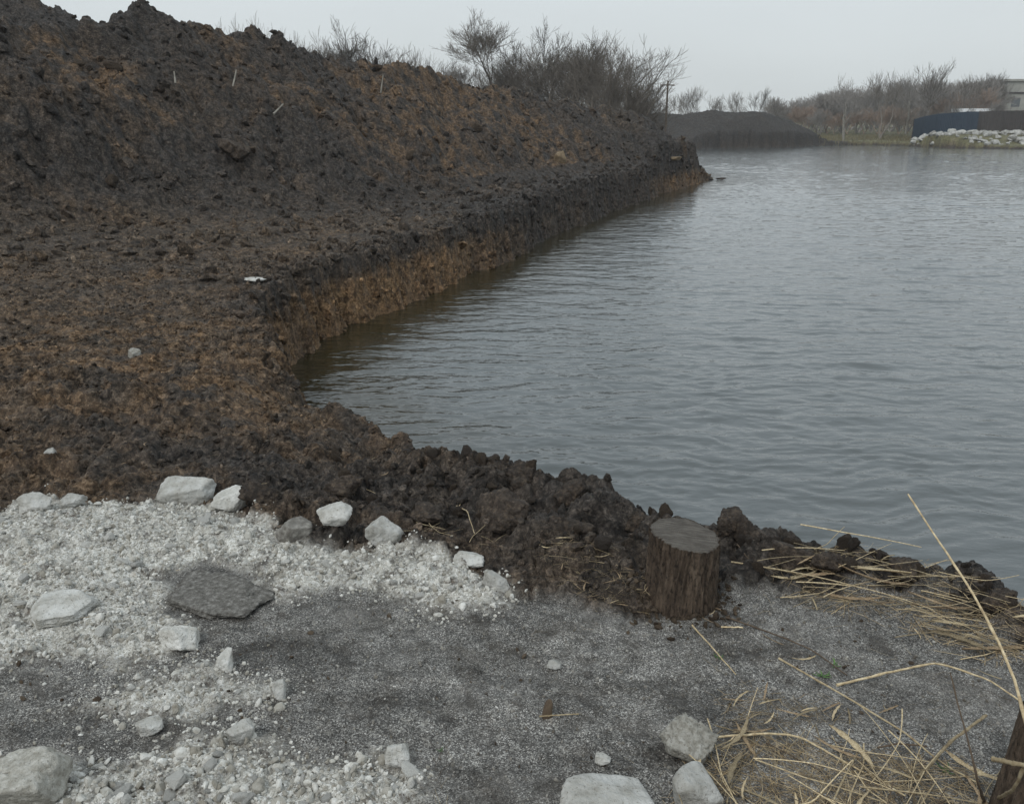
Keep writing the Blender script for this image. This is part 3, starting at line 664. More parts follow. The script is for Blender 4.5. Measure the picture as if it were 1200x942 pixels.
# big clods one can count along the near bank
def hero_clod(seed, px0, py0, px1, py1, label, group=None, sub=5, mat=MAT_CLOD):
    f = hit((px0 + px1) / 2, py1 - 3); d = math.sqrt(f[0] ** 2 + f[1] ** 2 + (f[2] - CAM_Z) ** 2)
    wdt = (px1 - px0) / FPX * d; hgt = (py1 - py0) / FPX * d * .80
    V, Fc = clod(seed, sub); e = V.max(0) - V.min(0); V = (V - (V.max(0) + V.min(0)) / 2) / e * np.array([wdt, wdt, hgt * 1.3])
    tag(link('soil_clod', mesh_np('soil_clod', V, Fc, mat, True), None, (f[0], f[1] + .1 * wdt, f[2] + hgt * (.38 if d < 8 else .05))), label, 'clod', group)
hero_clod(1, 592, 541, 632, 578, 'tall pointed dark clod on the bank edge against the water')
hero_clod(2, 648, 554, 692, 596, 'blocky dark clod on the bank edge, right of the pointed one')
hero_clod(3, 556, 568, 622, 622, 'broad smooth-faced clod in front of the pointed one')
hero_clod(4, 528, 538, 562, 560, 'brown clod on the bank edge left of the pointed one')
hero_clod(5, 700, 586, 728, 612, 'round brown clod on the bank between blocky clod and stump')
hero_clod(6, 722, 594, 760, 620, 'crumbly clod just left behind the tree stump')
hero_clod(7, 836, 594, 872, 630, 'highest crumbly clod right behind the tree stump')
hero_clod(8, 862, 604, 892, 640, 'dark clod stepping down right of the highest one')
hero_clod(9, 1035, 655, 1082, 682, 'black clod on the bank beside the upper straw tangle')
hero_clod(10, 1150, 690, 1186, 720, 'dark clod on the bank near the right frame edge')
hero_clod(11, 380, 555, 425, 585, 'dark clod on the brown soil above the right rubble arm')
hero_clod(12, 285, 560, 330, 598, 'dark hollow-sided clod right of the cream rock')
hero_clod(13, 258, 158, 292, 184, 'large dark block of earth halfway up the heap')
hero_clod(14, 640, 600, 700, 640, 'low crumbly clod left of the tree stump')
hero_clod(15, 480, 590, 520, 618, 'brown clod on soil above the flat white chip')
hero_clod(16, 764, 598, 800, 612, 'small clod directly behind the stump on the bank crest')
hero_clod(17, 900, 632, 950, 665, 'low dark clod on the bank crest between stump and straw')
hero_clod(18, 950, 645, 990, 680, 'dark clod touching the left end of the straw tangle')
cmesh = [mesh_np('soil_clod', *clod(400 + i, 4), MAT_CLOD if i % 2 else MAT_CLOD2, True) for i in range(9)]
cmeshd = [mesh_np('soil_clod', *clod(430 + i, 4), MAT_CLOD2, True) for i in range(6)]
n = 0
for k in range(4000):
    if n >= 120: break
    px = R_.uniform(380, 1190); p = None
    lo = np.interp(px, [380, 520, 600, 700, 760, 850, 940, 1000, 1100, 1200], [495, 545, 560, 595, 603, 600, 645, 668, 675, 725])
    f = P(px, lo + R_.rand() ** 1.5 * (70 if px < 900 else 22) + 3, 0.)
    s1 = sdpoly(lake, np.array([f[0]], 'f'), np.array([f[1]], 'f'))[0]
    if s1 < .12: continue
    s = .018 + .035 * R_.rand() ** 2.5
    o = link('soil_clod', cmesh[R_.randint(9)], None, (f[0], f[1], gz(f[0], f[1]) + s * .2), (R_.normal(), R_.normal(), R_.rand() * 6), s)
    tag(o, 'small dark clod of turned earth on the near bank of the pond', 'clod', 'small clods on the near bank'); n += 1

pl = soil_pts(900, 12, 37, -.62, .2, .8); n = 0
for q in pl:
    if n >= 110: break
    if ground(q[0:1], q[1:2])[0] < .45: continue
    s = .07 + .17 * R_.rand() ** 3
    o = link('soil_clod', cmeshd[R_.randint(6)], None, (q[0], q[1], gz(q[0], q[1]) + s * .1), (R_.normal() * .4, R_.normal() * .4, R_.rand() * 6), s)
    tag(o, 'large crumbly clod lying on the slope of the left earth heap', 'clod', 'large clods on the heap'); n += 1

# ------------------------------------------------------------------ tree stump and post
def trunk_piece(name, base, radius, height, slope_dir, slope, label, lean=(0, 0), seed=0):
    r = np.random.RandomState(seed); na, nh = 260, 70
    th = np.linspace(0, 2 * np.pi, na, endpoint=False); V = []
    for j in range(nh):
        v = j / (nh - 1)
        rad = radius * (1 + .12 * (1 - v) ** 4)
        cx, cy = np.cos(th), np.sin(th)
        ridge = fbm(cx * 7 + .5 * np.sin(v * 4), cy * 7 + v * 1.1, 1, 4, seed + 5, .6, 1)
        ridge2 = fbm(cx * 20, cy * 20 + v * 5, 1, 4, seed + 9, .65)
        lob = fbm(cx * 1.2, cy * 1.2, 1, 2, seed + 2)
        rr = rad * (1 + .10 * lob + - .11 * (.5 - ridge) + .045 * ridge2)
        ztop = height + slope * (cx * math.cos(slope_dir) + cy * math.sin(slope_dir)) * radius
        V.append(np.stack([rr * cx + lean[0] * v * height, rr * cy + lean[1] * v * height, -.06 + (ztop + .06) * v], 1))
    V = np.concatenate(V); j = np.arange(nh - 1)[:, None] * na; i = np.arange(na)[None, :]
    Fq = np.stack([(j + i).ravel(), (j + (i + 1) % na).ravel(), (j + na + (i + 1) % na).ravel(), (j + na + i).ravel()], 1)
    m, nt, b = M('stump_bark', .85, .3); t = T(nt)
    vec = t.mapping((1, 1, .22)); n1 = t.noise(30, 7, .75, vec=vec, dist=.6); n2 = t.noise(90, 4, .75, vec=t.mapping((1, 1, .45)))
    c = t.ramp(n1, [(.28, (.010, .008, .0065)), (.42, (.060, .043, .031)), (.58, (.125, .092, .066)), (.78, (.23, .175, .13))])
    c = t.mix(t.ramp(n2, [(.36, .85), (.48, 0.)]), c, (.014, .011, .008)); nt.links.new(c, b.inputs['Base Color'])
    nt.links.new(t.bump(t.math('ADD', n1, t.math('MULTIPLY', n2, .4)), .014, 1.0), b.inputs['Normal'])
    root = bpy.data.objects.new(name, None); COL.objects.link(root); root.location = base
    tag(root, label, 'stump' if 'stump' in name else 'post')
    link('bark', mesh_np('bark', V, Fq, m, True), root)
    # sawn top
    nr = 40; top = V[-na:]; cen = top.mean(0); W = []
    for k in range(nr + 1):
        f = 1 - k / nr; ring = cen + (top - cen) * (f * .985); ring = ring.copy()
        ring[:, 2] += .0012 + .0012 * fbm(ring[:, 0] * 60, ring[:, 1] * 60, 1, 3, 3) - .004 * (f > .97); W.append(ring)
    W = np.concatenate(W); j = np.arange(nr)[:, None] * na
    Ft = np.stack([(j + i).ravel(), (j + (i + 1) % na).ravel(), (j + na + (i + 1) % na).ravel(), (j + na + i).ravel()], 1)
    m, nt, b = M('sawn_wood', .8, .35); t = T(nt)
    sepx = t.n('ShaderNodeVectorMath', operation='LENGTH')
    mp = t.n('ShaderNodeMapping'); mp.inputs['Location'].default_value = (-cen[0] - .01, -cen[1], 0); mp.inputs['Scale'].default_value = (1, 1, 0)
    nt.links.new(t.tc, mp.inputs[0]); nt.links.new(mp.outputs[0], sepx.inputs[0])
    rad_ = t.math('ADD', sepx.outputs['Value'], t.math('MULTIPLY', t.noise(14, 2), .012))
    ring = t.math('SINE', t.math('MULTIPLY', rad_, 900.))
    c = t.ramp(t.noise(30, 5, .7), [(.3, (.045, .037, .030)), (.5, (.078, .066, .054)), (.75, (.14, .12, .10))])
    c = t.mix(t.math('MULTIPLY', t.math('ADD', ring, 1.), .30), c, (.045, .038, .03))
    saw = t.noise(40, 3, .6, vec=t.mapping((.25, 3.0, 1), (0, 0, .35))); c = t.mix(t.ramp(saw, [(.45, 0.), (.7, .45)]), c, (.20, .185, .16))
    nt.links.new(c, b.inputs['Base Color']); nt.links.new(t.bump(saw, .003, .8), b.inputs['Normal'])
    link('sawn_top', mesh_np('sawn_top', W, Ft, m, True), root)
    return root
bs = P(798, 700, 0.0); bz = gz(bs[0], bs[1])
trunk_piece('tree_stump', (bs[0], bs[1], 0.0), .121, .25, math.radians(-12), -.15, 'short dark brown tree stump with deeply furrowed bark and sawn top', seed=3)
bs2 = P(1190, 985, 0.0)
trunk_piece('tree_stump', (bs2[0] + .02, bs2[1] + .02, -.02), .075, .36, 0, .1, 'weathered grey-brown stump cut off by the right frame edge', lean=(.10, .0), seed=8)
aa = R_.rand(420) * 6.28; rr_ = .118 + .05 * np.abs(R_.normal(size=420)); pq = np.stack([bs[0] + rr_ * np.cos(aa), bs[1] + rr_ * np.sin(aa)], 1); sz = .003 + .013 * R_.rand(420) ** 3
scatter('dirt', ck, on_ground(pq, sz, .3), sz, MAT_DIRT, r=R_)
# small wooden peg
q = hit(641, 842); V, Fc = rock(55, 3, 8, 1, .03); V = V * np.array([.016, .010, .058])
tag(link('wooden_peg', mesh_np('wooden_peg', V, Fc, MAT_TWIG), None, (q[0], q[1], q[2] + .025), (.1, .12, 0)), 'short split wooden peg standing in the cinders near the middle bottom', 'peg')

# ------------------------------------------------------------------ straw, leaves, twigs
def tube(pts, rad, sides=6, nodes=0):
    pts = np.asarray(pts, float); n = len(pts); T_ = np.gradient(pts, axis=0); T_ /= np.linalg.norm(T_, axis=1)[:, None] + 1e-9
    up = np.array([0.13, .21, .97]); V = []
    for i in range(n):
        a = np.cross(T_[i], up); a /= np.linalg.norm(a) + 1e-9; b_ = np.cross(T_[i], a)
        th = np.arange(sides) / sides * 2 * np.pi; V.append(pts[i] + rad[i] * (np.cos(th)[:, None] * a + np.sin(th)[:, None] * b_))
    V = np.concatenate(V); j = np.arange(n - 1)[:, None] * sides; i = np.arange(sides)[None, :]
    Fq = np.stack([(j + i).ravel(), (j + (i + 1) % sides).ravel(), (j + sides + (i + 1) % sides).ravel(), (j + sides + i).ravel()], 1)
    return V, Fq
def smooth_line(pts, n=24):
    pts = np.asarray(pts, float); s = np.concatenate([[0], np.cumsum(np.linalg.norm(np.diff(pts, axis=0), axis=1))]); u = np.linspace(0, s[-1], n)
    q = np.stack([np.interp(u, s, pts[:, k]) for k in range(3)], 1)
    for _ in range(2): q[1:-1] = .25 * q[:-2] + .5 * q[1:-1] + .25 * q[2:]
    return q
def stalk(pts, r0, r1, mat, label, cat='stalk', name='straw_stalk', group=None, n=26):
    c = smooth_line(pts, n); c = c + .0005 * R_.normal(size=c.shape)
    rad = np.linspace(r0, r1, n); rad[::6] *= 1.28
    o0 = c.mean(0); V, Fq = tube(c - o0, rad, 7)
    return tag(link(name, mesh_np(name, V, Fq, mat, True), None, o0), label, cat, group)
def gp(px, py, up=.012):
    q = hit(px, py); return np.array([q[0], q[1], gz(q[0], q[1]) + up])
stalk([PR(1222, 925, 1.62), PR(1203, 850, 1.66), PR(1188, 790, 1.70), PR(1165, 742, 1.74), PR(1140, 694, 1.79), PR(1104, 640, 1.85), PR(1064, 579, 1.92)], .0034, .0017, MAT_STRAW, 'tallest dry reed stalk rising from the right edge across the water', 'reed', 'reed_stalk')
stalk([gp(1152, 945), PR(1147, 920, 1.69), PR(1136, 872, 1.72), PR(1124, 832, 1.75), PR(1114, 788, 1.78)], .0044, .0012, MAT_TWIG, 'dark brown stalk standing up at the lower right before the stump', 'stalk', 'dry_stalk')
stalk([gp(980, 806, .01), gp(1040, 797, .03), gp(1096, 789, .04), gp(1160, 806, .02), gp(1196, 826, .01)], .0040, .0022, MAT_STRAW, 'long bent straw lying level across the cinders at mid right')
stalk([gp(912, 777, .01), gp(1000, 833, .03), gp(1060, 868, .03), gp(1100, 900, .02), gp(1142, 922, .01)], .0030, .0022, MAT_STRAW, 'long straight straw slanting down right across the cinders')
stalk([gp(850, 727), gp(900, 745), gp(950, 769, .02), gp(992, 797)], .0030, .0018, MAT_TWIG, 'brown stem slanting right from the foot of the tree stump')
stalk([gp(811, 736), gp(830, 757, .01), gp(847, 778), gp(862, 795)], .0028, .0016, MAT_STRAW, 'short pale stem just below the tree stump')
stalk([gp(863, 648, .03), gp(880, 664, .02), gp(900, 681)], .0026, .0016, MAT_TWIG, 'short grey stem lying on dark soil right of the stump top')
stalk([gp(1075, 918, .02), gp(1112, 885, .05), gp(1152, 858, .06)], .0046, .0038, MAT_STRAW, 'thick pale straw pointing up right beside the dark brown stalk')
stalk([PR(1164, 889, 1.66), PR(1185, 893, 1.63), PR(1222, 901, 1.6)], .0045, .004, MAT_STRAW, 'broken straw crossing in front of the right edge stump')
stalk([gp(845, 738, .01), gp(870, 739, .01), gp(925, 742, .01)][:2], .0028, .002, MAT_STRAW, 'short level straw touching the right side of the stump')
stalk([gp(1165, 945, .02), PR(1188, 925, 1.63), PR(1203, 893, 1.62)], .004, .003, MAT_STRAW, 'straw leaning against the right edge stump')
stalk([gp(632, 845), gp(655, 846), gp(678, 842)], .0022, .0016, MAT_STRAW, 'thin straw lying right of the wooden peg')
stalk([gp(1028, 882, .02), gp(1050, 881, .03), gp(1085, 879, .02)], .0024, .002, MAT_TWIG, 'dark twig lying level before the dark brown stalk')
stalk([gp(535, 598, .02), gp(548, 612, .04), gp(556, 632, .01)], .0022, .0014, MAT_STRAW, 'curved straw sticking up from brown soil above the flat white chip')
stalk([gp(828, 870, .01), gp(900, 872, .03), gp(935, 870, .02), gp(1000, 905, .02), gp(1060, 935, .01)], .0032, .002, MAT_STRAW, 'kinked long straw crossing the bottom straw litter')
# pale sticks on the heap
for a, b_, lab in [((272, 100), (277, 82), 'pale stick standing up from the heap left of centre'), ((446, 105), (449, 88), 'pale stake sticking out of the heap near its crest'), ((205, 92), (204, 84), 'grey stub of wood on the upper heap'),
                   ((320, 130), (332, 122), 'whitish stick lying flat on the heap')]:
    q = hit(*a); Rq = math.hypot(q[0], q[1]); stalk([q - [0, 0, .1], PR(b_[0], b_[1], Rq + .2)], .020, .011, MAT_BARKP, lab, 'stick', 'wooden_stick', n=8)

# loose straws: a few shapes, copied
protoS = []
for i in range(10):
    n = 12; u = np.linspace(-.5, .5, n); b1 = R_.normal() * .12; kink = R_.uniform(-.3, .3)
    c = np.stack([u, b1 * (u * u) + np.where(u > kink, (u - kink) * R_.normal() * .22, 0), .12 * R_.rand() * (.25 - u * u)], 1)
    wdt = R_.uniform(.004, .011)
    V, Fq = tube(c, np.full(n, wdt) * np.linspace(1, .6, n), 5); V[:, 2] *= .7
    protoS.append((V, Fq))
protoL = []   # flat curled blades with a thickness
for i in range(10):
    n = 14; u = np.linspace(-.5, .5, n); wd_ = (.026 + .012 * R_.rand()) * np.sin((u + .5) * np.pi) ** .5 * (1 + .35 * np.sin(u * 23 + i)) + .004; curl = R_.uniform(-1.6, 1.6); V = []
    zc = R_.uniform(.0, .35) * (u * u) * R_.choice([1, 1, .3]); yc = R_.normal() * .35 * u * u
    for s in (-1, 0, 1):
        V.append(np.stack([u, yc + s * wd_ * np.cos(curl * u), zc + s * wd_ * np.sin(curl * u) + .02 * abs(s)], 1))
    top = np.concatenate(V); bot = top - np.array([0, 0, .006]); V = np.concatenate([top, bot]); Fq = []
    for s in range(2):
        for k in range(n - 1):
            a = s * n + k; Fq += [(a, a + 1, a + n + 1, a + n), (a + 3 * n, a + 4 * n, a + 4 * n + 1, a + 3 * n + 1)]
    for k in range(n - 1):
        Fq += [(k, k + 3 * n, k + 3 * n + 1, k + 1), (2 * n + k, 2 * n + k + 1, 5 * n + k + 1, 5 * n + k)]
    protoL.append((V, np.array(Fq)))
meS = [mesh_np('straw', v, f_, MAT_STRAW) for v, f_ in protoS]; meT = [mesh_np('twig', v, f_, MAT_TWIG) for v, f_ in protoS[:5]]
meL = [mesh_np('dry_leaf', v, f_, MAT_STRAW if i % 2 else MAT_LEAF) for i, (v, f_) in enumerate(protoL)]
def litter(poly, n, l0, l1, kinds, label, group, ang=None, spread=3.2, up=.02, cat='straw'):
    p = pts_in(poly, n, 0)
    for q in p:
        k = kinds[R_.randint(len(kinds))]; lst, nm = {'s': (meS, 'straw'), 't': (meT, 'twig'), 'l': (meL, 'dry_leaf')}[k]
        s = l0 + (l1 - l0) * R_.rand() ** 1.7; s *= {'s': 1, 't': .8, 'l': .6}[k]
        a = (ang if ang is not None else 0) + R_.uniform(-spread, spread) * .5
        if min(gz(q[0] + s * .5 * math.cos(a), q[1] + s * .5 * math.sin(a)), gz(q[0] - s * .5 * math.cos(a), q[1] - s * .5 * math.sin(a))) < gz(q[0], q[1]) - .12: s *= .35
        o = link(nm, lst[R_.randint(len(lst))], None, (q[0], q[1], gz(q[0], q[1]) + .006 + up * R_.rand()), (R_.normal() * .25, R_.normal() * .10, a), s)
        w_ = {'s': 'dry yellow straw', 't': 'thin brown twig', 'l': 'curled dry reed leaf'}[k]
        tag(o, w_ + ' ' + label, {'s': 'straw', 't': 'twig', 'l': 'leaf'}[k], {'s': 'straws ', 't': 'twigs ', 'l': 'leaves '}[k] + group)
TUP = img_poly([(905, 672), (990, 660), (1095, 672), (1090, 700), (1040, 722), (950, 712)])
TRT = img_poly([(1060, 720), (1110, 690), (1200, 740), (1290, 800), (1230, 790), (1130, 762), (1085, 742)])
TMID = img_poly([(855, 800), (905, 818), (960, 822), (985, 840), (930, 850), (885, 870), (850, 882)])
TBOT = img_poly([(815, 890), (870, 868), (960, 876), (1060, 890), (1150, 905), (1170, 960), (1180, 1010), (790, 1010)])
TSTU = img_poly([(630, 650), (700, 660), (750, 690), (760, 715), (700, 712), (660, 690)])
litter(TUP, 60, .10, .45, 'sssl', 'in the tangle on the bank between stump and black clod', 'of the upper straw tangle', .0, 1.3, .05)
litter(TRT, 62, .10, .42, 'sssl', 'in the tangle at the right edge under the tall reed', 'of the right straw tangle', -.35, 1.2, .04)
litter(TMID, 22, .08, .22, 'sllt', 'in the clump above the faceted pale wedge of stone', 'of the middle straw clump', .5, 1.6, .03)
litter(TBOT, 150, .06, .34, 'ssslt', 'in the dense litter along the bottom right', 'of the bottom right litter', .0, 5.0, .05)
litter(TSTU, 60, .03, .12, 'sll', 'scattered on the soil left of the tree stump', 'left of the tree stump', .0, 3.5, .015)
litter(img_poly([(850, 690), (1060, 720), (1180, 800), (1150, 880), (900, 860), (790, 790)]), 46, .04, .16, 'slt', 'lying apart on the cinders right of the stump', 'lying apart right of the stump', 0, 6.0, .006)
litter(img_poly([(470, 620), (560, 612), (600, 640), (560, 650), (480, 640)]), 20, .05, .16, 'sst', 'on soil above the flat white chip', 'above the flat white chip', .2, 2.5, .02)
litter(img_poly([(495, 885), (540, 880), (530, 970), (490, 970)]), 14, .04, .12, 'st', 'in the small tuft beside the bottom rubble strip', 'of the small tuft', 1.3, 1.5, .03)
litter(img_poly([(300, 420), (560, 560), (700, 600), (600, 640), (300, 600), (100, 560)]), 34, .05, .16, 'slt', 'scattered on the brown soil above the rubble', 'on the brown soil', 0, 6, .015)
litter(img_poly([(5, 640), (120, 620), (300, 650), (260, 740), (60, 760)]), 12, .03, .07, 'l', 'lying in the broad left rubble spread', 'in the left rubble', 0, 6, .01)
# fine chaff
sl = [(v, f_) for v, f_ in protoS]
for poly, n, a, b_ in [(TSTU, 420, .01, .06), (TBOT, 2600, .012, .12), (TUP, 420, .02, .14), (TRT, 600, .02, .14), (TMID, 420, .01, .08), (img_poly([(620, 660), (1000, 680), (1300, 800), (1150, 960), (620, 960)]), 700, .008, .035)]:
    p = pts_in(poly, n, .01, jit=.02); s = a + (b_ - a) * R_.rand(n) ** 2
    scatter('straw_litter', sl, on_ground(p, np.full(n, .008), .6), s, MAT_CHAFF, r=R_, flatrot=True)
p = soil_pts(5000, 2.6, 13, -.7, .35); s = .015 + .05 * R_.rand(len(p)) ** 2
scatter('root_litter', sl, on_ground(p, np.full(len(p), .006), .6), s, simple_mat('root_fibre', [(.3, (.10, .075, .048)), (.7, (.22, .165, .105))], 30, 3, .85, 0), r=R_, flatrot=True)
# green plants
def weed(px, py, s, n, label):
    q = hit(px, py); Vs = []; Fs = []; k = 0
    for i in range(n):
        v, f_ = protoL[i % 10]; v = v.copy(); v[:, 0] += .5; v[:, 1] *= 2.6
        a = i * 2.4 + R_.rand(); tl = R_.uniform(.15, .7); Ry = np.array([[math.cos(tl), 0, -math.sin(tl)], [0, 1, 0], [math.sin(tl), 0, math.cos(tl)]])
        v = (v * s * R_.uniform(.6, 1.1)) @ Ry.T @ rz(a).T; Vs.append(v); Fs.append(f_ + k); k += len(v)
    tag(link('weed', mesh_np('weed', np.concatenate(Vs), np.concatenate(Fs), MAT_GREEN), None, (q[0], q[1], gz(q[0], q[1]) + .003)), label, 'plant')
weed(963, 795, .035, 7, 'small broad-leaved green weed between the two long straws')
weed(978, 782, .026, 5, 'tiny green weed behind the broad-leaved one')
weed(842, 774, .024, 7, 'pale green sprig on the short stem below the tree stump')
weed(1108, 905, .030, 7, 'green weed under the crossing straws at the bottom right')
weed(516, 882, .014, 6, 'tiny green weed in the tuft by the bottom rubble strip')

# ------------------------------------------------------------------ bare trees
def tree_mesh(seed, H=7., spread=.75, lean=(0, 0), trunks=1, depth=5, split=3, thin=.006, fork=.22, up=.35, sides=4, r0=None, t0=.33):
    r = np.random.RandomState(seed); segT = []; segC = []
    def grow(p, d, L_, rad, lv):
        n = 5 if lv < 3 else 4; pts = [p]; dd = d.copy()
        for i in range(n - 1):
            dd = dd + r.normal(size=3) * .13 + np.array([0, 0, up * .12]); dd /= np.linalg.norm(dd); pts.append(pts[-1] + dd * L_ / (n - 1))
        pts = np.array(pts); r1 = max(rad * .62, thin * .7)
        (segT if lv < 2 else segC).append((pts, np.linspace(rad, r1, n)))
        if lv >= depth: return
        k = split + (1 if r.rand() < .4 else 0)
        for j in range(k):
            f = 1.0 if j == 0 else r.uniform(.3, 1.0) if lv > 0 else r.uniform(.86 if t0 > .4 else fork + .2, 1.0)
            i = f * (n - 1); a = int(min(i, n - 2)); q = pts[a] + (pts[a + 1] - pts[a]) * (i - a)
            sd__ = r.normal(size=3); sd__ -= sd__.dot(dd) * dd; sd__ /= np.linalg.norm(sd__)
            nd = dd * (1 - .1 * j) + sd__ * spread * r.uniform(.55, 1.15) * (.35 if j == 0 else 1); nd[2] += up * .35; nd /= np.linalg.norm(nd)
            grow(q, nd, (H * .26 if (lv == 0 and t0 > .4) else L_) * r.uniform(.62, .86), max(r1 * (.85 if j == 0 else .62), thin), lv + 1)
    for k in range(trunks):
        d = np.array([lean[0] + (r.normal() * .45 if trunks > 1 else 0), lean[1] + (r.normal() * .3 if trunks > 1 else 0), 1.]); d /= np.linalg.norm(d)
        grow(np.array([r.normal() * .12 * (trunks > 1), 0, -.1]), d, H * t0, (r0 or H * .017), 0)
    def build(segs, sd):
        Vs = []; Fs = []; n = 0
        for p, q in segs:
            v, f_ = tube(p, q, sd); Vs.append(v); Fs.append(f_ + n); n += len(v)
        return np.concatenate(Vs), np.concatenate(Fs)
    a = build(segT, 6); b_ = build(segC, 3)
    zmax = b_[0][:, 2].max(); k = H / zmax
    return (a[0] * k, a[1]), (b_[0] * k, b_[1])
def tree(protos, px, R, ytop, label, group=None, base=None, name='bare_tree', rotz=None, mats=(MAT_BARKT, MAT_BARKT), wide=1.0, src=None):
    q = PR(px, 150, R); x, y = q[0], q[1]; zb = base if base is not None else gz(x, y)
    ht = PR(px, ytop, R)[2] - zb
    root = bpy.data.objects.new(name, None); COL.objects.link(root); root.location = (x, y, zb - .05); root.rotation_euler = (0, 0, rotz if rotz is not None else R_.rand() * 6)
    s = ht / protos[2]; root.scale = (s * wide, s * wide, s)
    link('trunk', protos[0], root); link('crown', protos[1], root)
    return tag(root, label, 'tree', group)
def proto(seed, H, mats=(MAT_BARKT, MAT_BARKT), **k):
    a, b_ = tree_mesh(seed, H, **k); return (mesh_np('trunk', a[0], a[1], mats[0]), mesh_np('crown', b_[0], b_[1], mats[1]), H)

MAT_GREYTW = simple_mat('grey_twigs', [(.3, (.20, .178, .16)), (.6, (.31, .285, .26))], 6, 3, .9, 0)
MAT_REDTW = simple_mat('red_twigs', [(.3, (.22, .165, .13)), (.6, (.34, .255, .20))], 6, 3, .9, 0)
pa = proto(21, 8, depth=6, spread=.55, up=.30, thin=.0075, r0=.10, t0=.62)
pb = proto(22, 7, depth=6, spread=.62, up=.28, thin=.0075, r0=.11, trunks=2, t0=.48)
pc = proto(23, 6, depth=5, spread=.75, up=.25, thin=.0075, r0=.13, lean=(.12, 0), trunks=3)
pd = proto(24, 6, depth=5, spread=.55, up=.5, thin=.008, r0=.07, trunks=5)
pe = proto(25, 12, depth=5, spread=.65, up=.4, thin=.02, r0=.22)
pf = proto(26, 12, depth=5, spread=.60, up=.5, thin=.02, r0=.2, trunks=2)
pp_ = proto(27, 12, (MAT_BARKP, MAT_GREYTW), depth=5, spread=.75, up=.3, thin=.018, r0=.25)
# behind the heap: (protos, px, R, ytop, label, width)
tree(pa, 576, 52, 3, 'tallest bare tree with a fine fan crown standing above the left heap crest', wide=1.35, rotz=.4, base=0)
tree(pb, 628, 56, 18, 'bare tree right beside the tallest one on the heap skyline', wide=1.0, rotz=1, base=0)
tree(pb, 660, 52, 28, 'bushy bare tree in the middle of the skyline clump', wide=1.2, rotz=2.5, base=0)
tree(pc, 672, 50, 30, 'leaning bare willow in the skyline clump, left of the rightmost one', wide=1.25, rotz=.2, base=0)
tree(pc, 706, 48, 28, 'rightmost leaning bare willow above the end of the heap', wide=1.05, rotz=-.3, base=0)
tree(pb, 690, 53, 34, 'bare tree behind the leaning willows, left of the rightmost one', wide=1.3, rotz=3.6, base=0)
tree(pb, 655, 56, 36, 'bare tree in the middle of the skyline clump, behind the bushy one', wide=1.3, rotz=5.1, base=0)
tree(pc, 728, 47, 50, 'low spreading bare willow at the right end of the skyline clump', wide=.9, rotz=-.1, base=0)
tree(pd, 735, 48, 84, 'low many-stemmed bare bush beside the utility pole', wide=1.5, rotz=1.2, base=0)
tree(pd, 700, 60, 66, 'low grey bush behind the leaning willows', wide=1.6, rotz=.2, base=0)
tree(pa, 422, 55, 20, 'fan-shaped bare tree top showing above the heap left of the tallest tree', wide=1.35, rotz=2.2, base=-2.2)
for i, (px, yt) in enumerate([(305, 20), (322, 16), (340, 15), (352, 24), (365, 34), (382, 32), (396, 36), (448, 46), (468, 50), (486, 60)]):
    tree(pd, px, 58 + i % 3 * 4, yt, 'thin grey sapling top peeping over the left crest of the heap', 'saplings over the heap crest', base=0, wide=.9)
for i in range(7):
    tree([pd, pa][i % 2], 512 + i * 32, 84 + (i * 7) % 14, 50 + (i * 13) % 22 + i * 1.6, 'faint grey bare tree far behind the skyline clump', 'faint trees behind the skyline clump', base=0, wide=1.3)
# far shore
for i in range(17):
    px = 752 + i * 13 + (i * 37) % 9
    yt = [118, 112, 116, 108, 104, 98, 108, 116, 118, 104, 100, 112, 114, 112, 118, 110, 104][i]
    tree([pe, pf][i % 2], px, 150 + (i * 11) % 30, yt, 'hazy bare tree standing far behind the black heap', 'trees behind the black heap', base=.4, wide=.95)
tree(pp_, 990, 109, 84, 'pale-barked forked tree at the water on the grassy far shore', wide=1.05, rotz=.7, base=-.3)
tree(pf, 1033, 113, 78, 'dark-trunked tree right of the pale forked one on the far shore', wide=1.0, rotz=1.9, base=-.1)
tree(pp_, 1062, 122, 76, 'leaning pale tree just left of the blue fence', wide=.9, rotz=3.0, base=.5)
tree(pe, 1085, 124, 66, 'tallest far tree rising behind the blue fence', wide=.9, rotz=2.2, base=.5)
tree(pf, 1113, 126, 84, 'spiky bare tree over the middle of the blue fence', wide=.9, rotz=.2, base=.5)
for i in range(6):
    tree([pe, pf][i % 2], 1134 + i * 8, 150 + i * 2, [90, 84, 80, 84, 82, 92][i], 'thin dark tree against the sky behind the white shed roof', 'trees behind the shed roof', base=.5, wide=.8)
# the far wood reads as one mass
a, b_ = tree_mesh(41, 9, depth=5, spread=.7, up=.4, thin=.030, r0=.14, trunks=3, split=3)
WV = np.concatenate([a[0], b_[0]]); WF = np.concatenate([a[1], b_[1] + len(a[0])])
def wood(name, spec, mat, seed, n):
    r = np.random.RandomState(seed); Vs = []; Fs = []; k = 0
    for i in range(n):
        px = r.uniform(spec[0][0], spec[0][-1]); R = r.uniform(*spec[2]); yt = np.interp(px, spec[0], spec[1]) + r.uniform(-2, 15)
        q = PR(px, 150, R); ht = PR(px, yt, R)[2] - .3; s = ht / 9.
        W = (WV * np.array([s * 1.1, s * 1.1, s])) @ rz(r.rand() * 6.28).T + np.array([q[0], q[1], .3]); Vs.append(W); Fs.append(WF + k); k += len(WV)
    tag(link(name, mesh_np(name, np.concatenate(Vs), np.concatenate(Fs), mat)), kind='stuff')
wood('distant_wood', ([905, 960, 1000, 1060, 1110, 1150, 1170, 1178, 1260], [115, 107, 98, 92, 90, 92, 98, 120, 120], (132, 185)), MAT_GREYTW, 1, 62)
